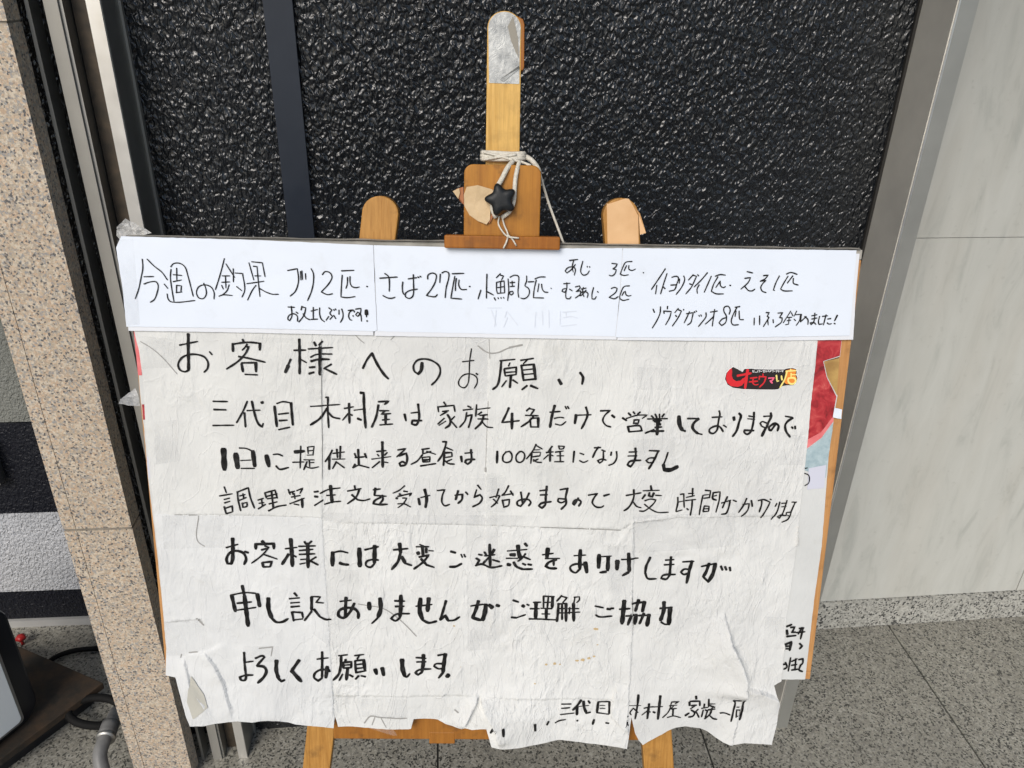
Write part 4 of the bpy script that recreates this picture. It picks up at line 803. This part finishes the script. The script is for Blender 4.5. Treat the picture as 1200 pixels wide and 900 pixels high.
# posters lower down in the stack
def h_post(x, y): return -.0012+.0003*nz(x, y, 20, 2)
def flat_sheet(name, pts, off, mat, parent, step=.02, label=None, hf=None):
    o2 = resample([B(u, v) for u, v in pts], .006, .0004)
    v_, f_ = sheet_tris(o2, step, hf or (lambda x, y: off+.0002*nz(x, y, 20, 2)))
    f_ = [f if (Vector(v_[f[1]])-Vector(v_[f[0]])).cross(Vector(v_[f[2]])-Vector(v_[f[0]])).z > 0 else f[::-1] for f in f_]
    o = mesh(name, v_, f_, mat, parent, True)
    if label: o["label"] = label
    return o
flat_sheet("poster_sheet", [(905, 396), (987, 399), (985, 418), (966, 424), (970, 442), (982, 464), (978.5, 484), (971.5, 536), (963.6, 640), (955, 700), (944, 797), (900, 797)], -.0014, M_POSTER, nb, label="old poster sticking out at the right edge of the board")
flat_sheet("food_print", [(935, 396), (986.5, 399), (984.5, 417), (965, 423.5), (969, 442), (980.5, 465), (976, 489), (962, 507), (938, 520)], -.0008, M_RED, nb, label="red food photograph on the old poster")
flat_sheet("rim_print", [(976, 489), (977.5, 486), (977, 494), (963, 513), (940, 530), (938, 520), (962, 507)], -.0006, M_PINK, nb)
flat_sheet("sky_print", [(940, 531), (963, 514), (977, 495), (971, 537), (968, 560), (934, 548)], -.0007, M_BLUE, nb)
flat_sheet("lilac_print", [(948, 549), (968.5, 545), (966, 572), (946, 574)], -.0005, M_LILAC, nb)
flat_sheet("gold_print", [(966, 424), (984, 420), (981, 463), (970, 442)], -.0010, M_GOLD, nb)
flat_sheet("poster_sheet", [(156, 386), (185, 386), (192, 500), (198, 600), (205, 700), (210, 780), (196, 780), (189, 700), (181, 625), (173, 560), (168, 500), (163.5, 460), (161.5, 430)], -.0014, M_POSTER, nb)
flat_sheet("food_print", [(156, 386), (163, 387), (166, 440), (161.5, 440)], -.0009, M_PINK, nb)
flat_sheet("food_print", [(166, 474), (171, 474), (172, 492), (167.5, 492)], -.0006, M_RED, nb)
flat_sheet("lilac_print", [(171.5, 535), (177, 535), (179, 560), (174, 560)], -.0006, M_LILAC, nb)

# announcement strip across the top: three sheets over an older layer
def h_strip(x, y): return .0044+.0006*nz(x, y, 9, 4.4)+.00025*nz(x, y, 30, 6)
def h_under(x, y): return .0034+.0005*nz(x, y, 9, 4.4)
hs_left = h_strip
flat_sheet("under_strip", [(143, 282), (440, 288), (438, 392.5), (300, 389.5), (152, 387)], 0, M_STRIP2, nb, .008, hf=h_under)
flat_sheet("under_strip", [(440.5, 289), (728, 293), (722, 397.5), (600, 395.5), (439.5, 393)], 0, M_STRIP2, nb, .008, hf=h_under)
flat_sheet("under_strip", [(728.5, 293), (1006, 297), (1002, 340), (998.5, 397.5), (860, 399), (723, 398)], 0, M_STRIP2, nb, .008, hf=h_under)
flat_sheet("strip_sheet", [(144, 276.5), (300, 281), (438, 287), (440, 340), (442.5, 386), (440, 387.5), (300, 384), (150, 382), (146, 340), (138, 290)], 0, M_STRIP, nb, .005, hf=hs_left)
flat_sheet("strip_sheet", [(438.6, 287), (600, 291), (729, 290.5), (726, 340), (720.5, 393.5), (600, 391), (443, 387.5), (440.8, 340)], 0, M_STRIP, nb, .008, hf=lambda x, y: h_strip(x, y)-.0004)
flat_sheet("strip_sheet", [(729.6, 290.5), (870, 291.5), (1002, 293), (998, 345), (994, 392.5), (860, 395), (721, 394.5), (726.6, 340)], 0, M_STRIP, nb, .008, hf=h_strip)
# soiled folded top edge of the old sheets, lying over the board's thickness
bm = bmesh.new(); prev = None
for k in range(91):
    u_ = 144+(1004-144)*k/90; x = .004+.892*k/90
    tv = .0002+.0006*noise.noise(Vector((x*30, 0, 2)))
    ring = [bm.verts.new((x, BH+.0006+tv, .0024)), bm.verts.new((x, BH+.0016+tv*2, -.005)), bm.verts.new((x, BH+.0008+tv*2, -.0145))]
    if prev:
        for i in range(2): bm.faces.new((prev[i], ring[i], ring[i+1], prev[i+1]))
    prev = ring
bm_obj("folded_top", bm, M_HARD, nb, True)
# crumpled film on the top left corner
def film(name, pts, off, mat, amp, freq, step=.0035):
    o2 = resample([B(u, v, off) for u, v in pts], .004, .0008)
    v_, f_ = sheet_tris(o2, step, lambda x, y: off+amp*(nz(x, y, freq, 3)+.5*nz(x, y, freq*2.2, 5)))
    f_ = [f if (Vector(v_[f[1]])-Vector(v_[f[0]])).cross(Vector(v_[f[2]])-Vector(v_[f[0]])).z > 0 else f[::-1] for f in f_]
    return mesh(name, v_, f_, mat, nb, False)
film("plastic_film", [(136, 276), (137, 266), (147, 256), (152, 260), (160, 263), (170, 268), (178, 273), (168, 276), (150, 275), (140, 281)], -.004, M_CRUMP, .006, 90, .0025)
flat_sheet("plastic_film", [(139, 281), (158, 279), (160, 300), (163, 340), (166, 380), (150, 381), (146, 340)], 0, M_TAPE, nb, .004, hf=lambda x, y: h_strip(x, y)+.0003+.0004*abs(nz(x, y, 90, 3)))
film("plastic_film", [(141, 468), (158, 455), (162, 462), (164, 476), (150, 475), (139, 473)], -.003, M_FILM, .004, 60)
film("plastic_film", [(130+0, 0+0)]*0 or [(978, 478), (987, 480), (986, 491), (976, 489)], .001, M_STRIP, .001, 60)

# clear tape over the joints of the main sheets
TAPE = [[(180, 494), (207, 492), (210, 540), (183, 544)], [(190, 604), (262, 604), (264, 641), (192, 643)], [(192, 729), (236, 726), (243, 738), (240, 760), (216, 768), (196, 768)],
        [(163, 393), (212, 398), (214, 430), (166, 432)], [(362, 668), (378, 666), (420, 668), (424, 742), (392, 760), (366, 742)], [(545, 560), (582, 560), (586, 760), (548, 762)], [(423, 819), (477, 818), (478, 838), (424, 840)],
        [(747, 430), (786, 431), (784, 457), (746, 456)], [(712, 640), (742, 638), (742, 740), (714, 742)], [(897, 722), (920, 723), (918, 760), (893, 759)], [(742, 604), (862, 600), (860, 640), (742, 648)],
        [(285, 757), (327, 756), (330, 775), (287, 776)], [(375, 600), (500, 603), (633, 604), (633, 616), (500, 613), (378, 610)], [(545, 395), (572, 395), (571, 470), (543, 470)], [(378, 400), (362, 400), (361, 470), (378, 470)], [(742, 515), (790, 512), (792, 545), (742, 546)],
        [(912, 545), (908, 505), (944, 512), (940, 545)], [(560, 555), (592, 553), (592, 600), (558, 600)], [(300, 395), (345, 396), (346, 402), (300, 401)], [(430, 852.5), (462, 852.5), (466, 859), (461, 859)]]
for tpx in TAPE:
    flat_sheet("clear_tape", tpx, 0, M_TAPE, nb, .005, hf=lambda x, y: h_main(x, y)+.00028+.00012*nz(x, y, 160, 3))
# folded-over corner lower left and other turned flaps
def hflap(lift):
    return lambda x, y: h_main(x, y)+lift
flat_sheet("folded_corner", [(224.5, 791), (232, 802), (240, 812), (245, 826), (229, 838), (221, 819)], 0, M_FOLD, nb, .005, hf=lambda x, y: h_main(x, y)+.0012, label="turned-over paper corner showing its grey back")
flat_sheet("torn_flap", [(723, 799), (736, 800), (735, 828), (732, 853), (725, 848), (716.5, 838), (717, 820)], 0, M_PAPER[2], nb, .004, hf=lambda x, y: h_main(x, y)+.0010+.0012*nz(x, y, 40, 1))

# ---------------------------------------------------------------- writing
HF = {"strip": h_strip, "main": h_main, "poster": lambda x, y: -.0012}
def ribbon(V, Fc, P, hw, hf, lift, taper=True):
    """P in board metres, hw half width"""
    n = len(P)
    cum = 0; L = []; Rr = []
    ph = random.random()*6
    for i in range(n):
        d = P[min(i+1, n-1)]-P[max(i-1, 0)]; d = d/(np.linalg.norm(d)+1e-12); nn = np.array([-d[1], d[0]])
        w = hw*(1+.10*math.sin(ph+i*.9))
        if taper and i == n-1 and n > 3: w *= .8
        L.append(P[i]+nn*w); Rr.append(P[i]-nn*w)
    d0_ = P[0]-P[1]; d0_ = d0_/(np.linalg.norm(d0_)+1e-12); d1_ = P[-1]-P[-2]; d1_ = d1_/(np.linalg.norm(d1_)+1e-12)
    c0 = [P[0]+d0_*hw*.62+(Rr[0]-P[0])*.62, P[0]+d0_*hw*.62+(L[0]-P[0])*.62]
    c1 = [P[-1]+d1_*hw*.62+(L[-1]-P[-1])*.62, P[-1]+d1_*hw*.62+(Rr[-1]-P[-1])*.62]
    s = len(V)
    for p in [c0[1], c0[0]]+[q for a, b in zip(L, Rr) for q in (a, b)]+c1:
        V.append((p[0], p[1], hf(p[0], p[1])+lift))
    m_ = n+2
    for i in range(m_-1):
        a = s+2*i; Fc.append((a, a+1, a+3, a+2))
def strokes(txt, x0, y0, s, w, V, Fc, hf, lift=.00045, wm=1.0):
    for st_ in txt.replace("\n", "").split(";"):
        st_ = st_.strip()
        if not st_: continue
        ww = w
        if st_[0] == "@": a, st_ = st_.split(" ", 1); ww = float(a[1:])
        c_ = [float(t) for t in st_.split()]
        pts = [B(x0+c_[i]/s, y0+c_[i+1]/s) for i in range(0, len(c_)-1, 2)]
        u0, v0 = x0+c_[0]/s, y0+c_[1]/s; a0 = B(u0, v0); a1 = B(u0+1, v0); px = math.hypot(a1[0]-a0[0], a1[1]-a0[1])
        P = catmull(pts, .0022)
        ribbon(V, Fc, P, ww/s*px*.5*wm, hf, lift)
LBL = {"strip_left": "thin pen writing about this week's catch", "strip_middle": "thin pen writing about this week's catch", "strip_right": "thin pen writing about this week's catch",
       "side_note": "cut-off brush writing on the old poster"}
def fix(V, Fc):
    out = []
    for f in Fc:
        a, b, c_ = (Vector(V[i]) for i in f[:3])
        out.append(f if (b-a).cross(c_-a).z > 0 else f[::-1])
    return out
# strokes that lie above one another make one character
lines = {}
for nm, sh, x0, y0, s, w, txt in INK:
    for st_ in txt.replace("\n", "").split(";"):
        st_ = st_.strip()
        if not st_: continue
        ww = w; body_ = st_
        if st_[0] == "@": a, body_ = st_.split(" ", 1); ww = float(a[1:])
        c_ = [float(t) for t in body_.split()]
        U = [x0+t/s for t in c_[0::2]]; Vv = [y0+t/s for t in c_[1::2]]
        row = nm+("_low" if nm.startswith("strip") and min(Vv) > 331 and x0+c_[0]/s > 330 and (sum(Vv)/len(Vv)) > 356 else "")
        if nm == "strip_right" or nm == "strip_middle":
            if 655 < min(U) < 760: row = nm+("_low" if sum(Vv)/len(Vv) > 328 else "_up")
        if nm == "side_note": row = nm+str(int((sum(Vv)/len(Vv)-650)//18))
        lines.setdefault((row, nm, sh), []).append((min(U), max(U), "@%g " % ww+body_, x0, y0, s))
for (row, nm, sh), L in lines.items():
    L.sort(key=lambda t: t[0]); cur = []; mx = -1e9; chars = []
    for t in L:
        if cur and t[0] > mx+.9: chars.append(cur); cur = []
        cur.append(t); mx = max(mx, t[1]) if len(cur) > 1 else t[1]
    chars.append(cur)
    for ch in chars:
        V, Fc = [], []
        for _a, _b, tx, x0, y0, s in ch: strokes(tx, x0, y0, s, 10, V, Fc, HF[sh], .0008, 1.22 if sh == "strip" else 1.22)
        o = mesh("written_character", V, fix(V, Fc), M_INK, nb)
        if nm in LBL: o["label"] = LBL[nm]
V, Fc = [], []
strokes(FAINT, 0, 0, 1, 1.0, V, Fc, h_main, .0006); o = mesh("marks_and_crease_shade", V, fix(V, Fc), M_FAINT, nb); o["kind"] = "stuff"; o["label"] = "short grey pen marks, with painted shade of creases, seams and tape edges"
V, Fc = [], []
strokes("@14 690 733 700 740;", 0, 0, 1, 1, V, Fc, h_main) if 0 else None
for u_, v_, r__ in ((698, 737, 3.2), (640, 778, 2.0), (650, 777, 2.6), (656, 778, 1.6), (676, 774, 2.4), (683, 773, 3.0), (690, 771, 2.4), (696, 769, 1.8), (700, 755, 1.2), (532, 733, 1.5), (627, 800, 1.5), (540, 781, .8)):
    cx, cy = B(u_, v_); px = B(u_+1, v_)[0]-cx; s = len(V); k = 9
    for j in range(k):
        a = 2*math.pi*j/k; rr_ = r__*px*random.uniform(.6, 1.1); x, y = cx+rr_*math.cos(a), cy+rr_*math.sin(a)*.7; V.append((x, y, h_main(x, y)+.00042))
    Fc.append(tuple(range(s, s+k)))
o = mesh("stains", V, fix(V, Fc), M_STAIN, nb); o["kind"] = "stuff"; o["label"] = "small orange-brown sauce stains"
V, Fc = [], []
strokes("@7 170 560 300 560;205 580 250 720;250 580 235 735;330 650 350 590 450 720;355 650 320 740;620 600 610 740;680 590 685 720;740 580 745 740;850 590 845 720;870 600 1000 590;880 650 950 640 1010 655;860 730 1000 715;900 600 905 640", 550, 290, 8, 9, V, Fc, h_strip, .0004)
o = mesh("ghost_writing", V, fix(V, Fc), M_GHOST, nb); o["kind"] = "stuff"; o["label"] = "older writing showing faintly through the strip"

# programme logo sticker ------------------------------------------------
def pad(name, pts, lift, mat, x0=840, y0=410, s=8):
    P = [B(x0+a/s, y0+b/s) for a, b in pts]
    o2 = [(float(a), float(b)) for a, b in P]
    vo, eo, fo, *_ = delaunay_2d_cdt([Vector(p) for p in o2], [(i, (i+1) % len(o2)) for i in range(len(o2))], [], 1, 1e-7)
    V = [(p.x, p.y, h_main(p.x, p.y)+lift) for p in vo]; return mesh(name, V, fix(V, [tuple(f) for f in fo]), mat, lg)
lg = empty("logo_print"); lg.parent = nb; lg["label"] = "small red, black and yellow programme logo glued on the paper"
M_LB, M_LR, M_LW, M_LY, M_LO, M_LP = flat("logo_black", (.012, .006, .006)), flat("logo_red", (.62, .012, .02)), flat("logo_white", (.8, .8, .8)), flat("logo_yellow", (.85, .72, .22)), flat("logo_orange", (.75, .24, .03)), flat("logo_pink", (.8, .12, .22))
blob = [(150, 158), (192, 178), (238, 205), (255, 176), (325, 173), (345, 178), (500, 182), (632, 180), (650, 172), (700, 166), (738, 176), (745, 205), (740, 230), (752, 262), (742, 300), (715, 328), (650, 330), (610, 338), (572, 366), (540, 370), (400, 370), (240, 366), (150, 354), (98, 324), (74, 270), (88, 214), (118, 182)]
cxb, cyb = 410, 268
pad("sticker_edge", [(cxb+(x-cxb)*1.015, cyb+(y-cyb)*1.05) for x, y in blob], .0007, M_LW)
pad("sticker_ground", blob, .0009, M_LB)
pad("orange_ground", [(640, 190), (700, 174), (732, 182), (738, 205), (730, 228), (745, 262), (735, 298), (708, 320), (650, 318), (625, 300), (640, 255)], .0010, M_LO)
pad("red_crescent", [(135, 168), (112, 185), (92, 215), (82, 260), (92, 305), (130, 338), (195, 345), (235, 330), (262, 290), (240, 262), (222, 285), (180, 292), (150, 272), (138, 240), (142, 200)], .0012, M_LR)
def lstroke(nm, txt, w, mat, lift):
    V, Fc = [], []; strokes(txt, 840, 410, 8, w, V, Fc, h_main, lift); mesh(nm, V, fix(V, Fc), mat, lg)
lstroke("red_lettering", "@22 190 240 315 215;@26 285 185 272 270 262 355;@18 268 255 200 312;310 262 372 255;300 297 378 290;@12 337 262 335 310 355 325 384 320;@12 428 222 428 243;395 245 393 272;395 246 456 250 440 300 398 345", 14, M_LR, .0014)
lstroke("pink_lettering", "480 262 532 258 500 300;495 285 515 308", 13, M_LP, .0014)
lstroke("yellow_lettering", "553 235 560 292 575 287;600 240 606 278;@13 642 196 736 190;@12 686 175 687 198;652 200 632 270 588 350;@11 690 214 690 248;@11 690 228 736 228;@17 665 262 720 260 735 285 715 313 682 313 663 290 665 262", 14, M_LY, .0015)
lstroke("white_lettering", "332 188 333 206 350 204;332 196 348 192;356 206 372 206;378 192 380 206;386 188 402 188 392 206;406 198 418 197;424 190 440 188 430 202 438 208;444 188 446 206;456 186 456 204 466 200;472 190 484 188;472 200 486 198;490 204 506 190;494 190 500 196;512 188 526 186 520 206;530 196 542 196;548 190 560 188 552 206;566 188 566 200;576 186 574 206;584 196 598 195;604 188 618 186 610 204;604 196 612 198", 5, M_LW, .0014)
bpy.context.view_layer.update()
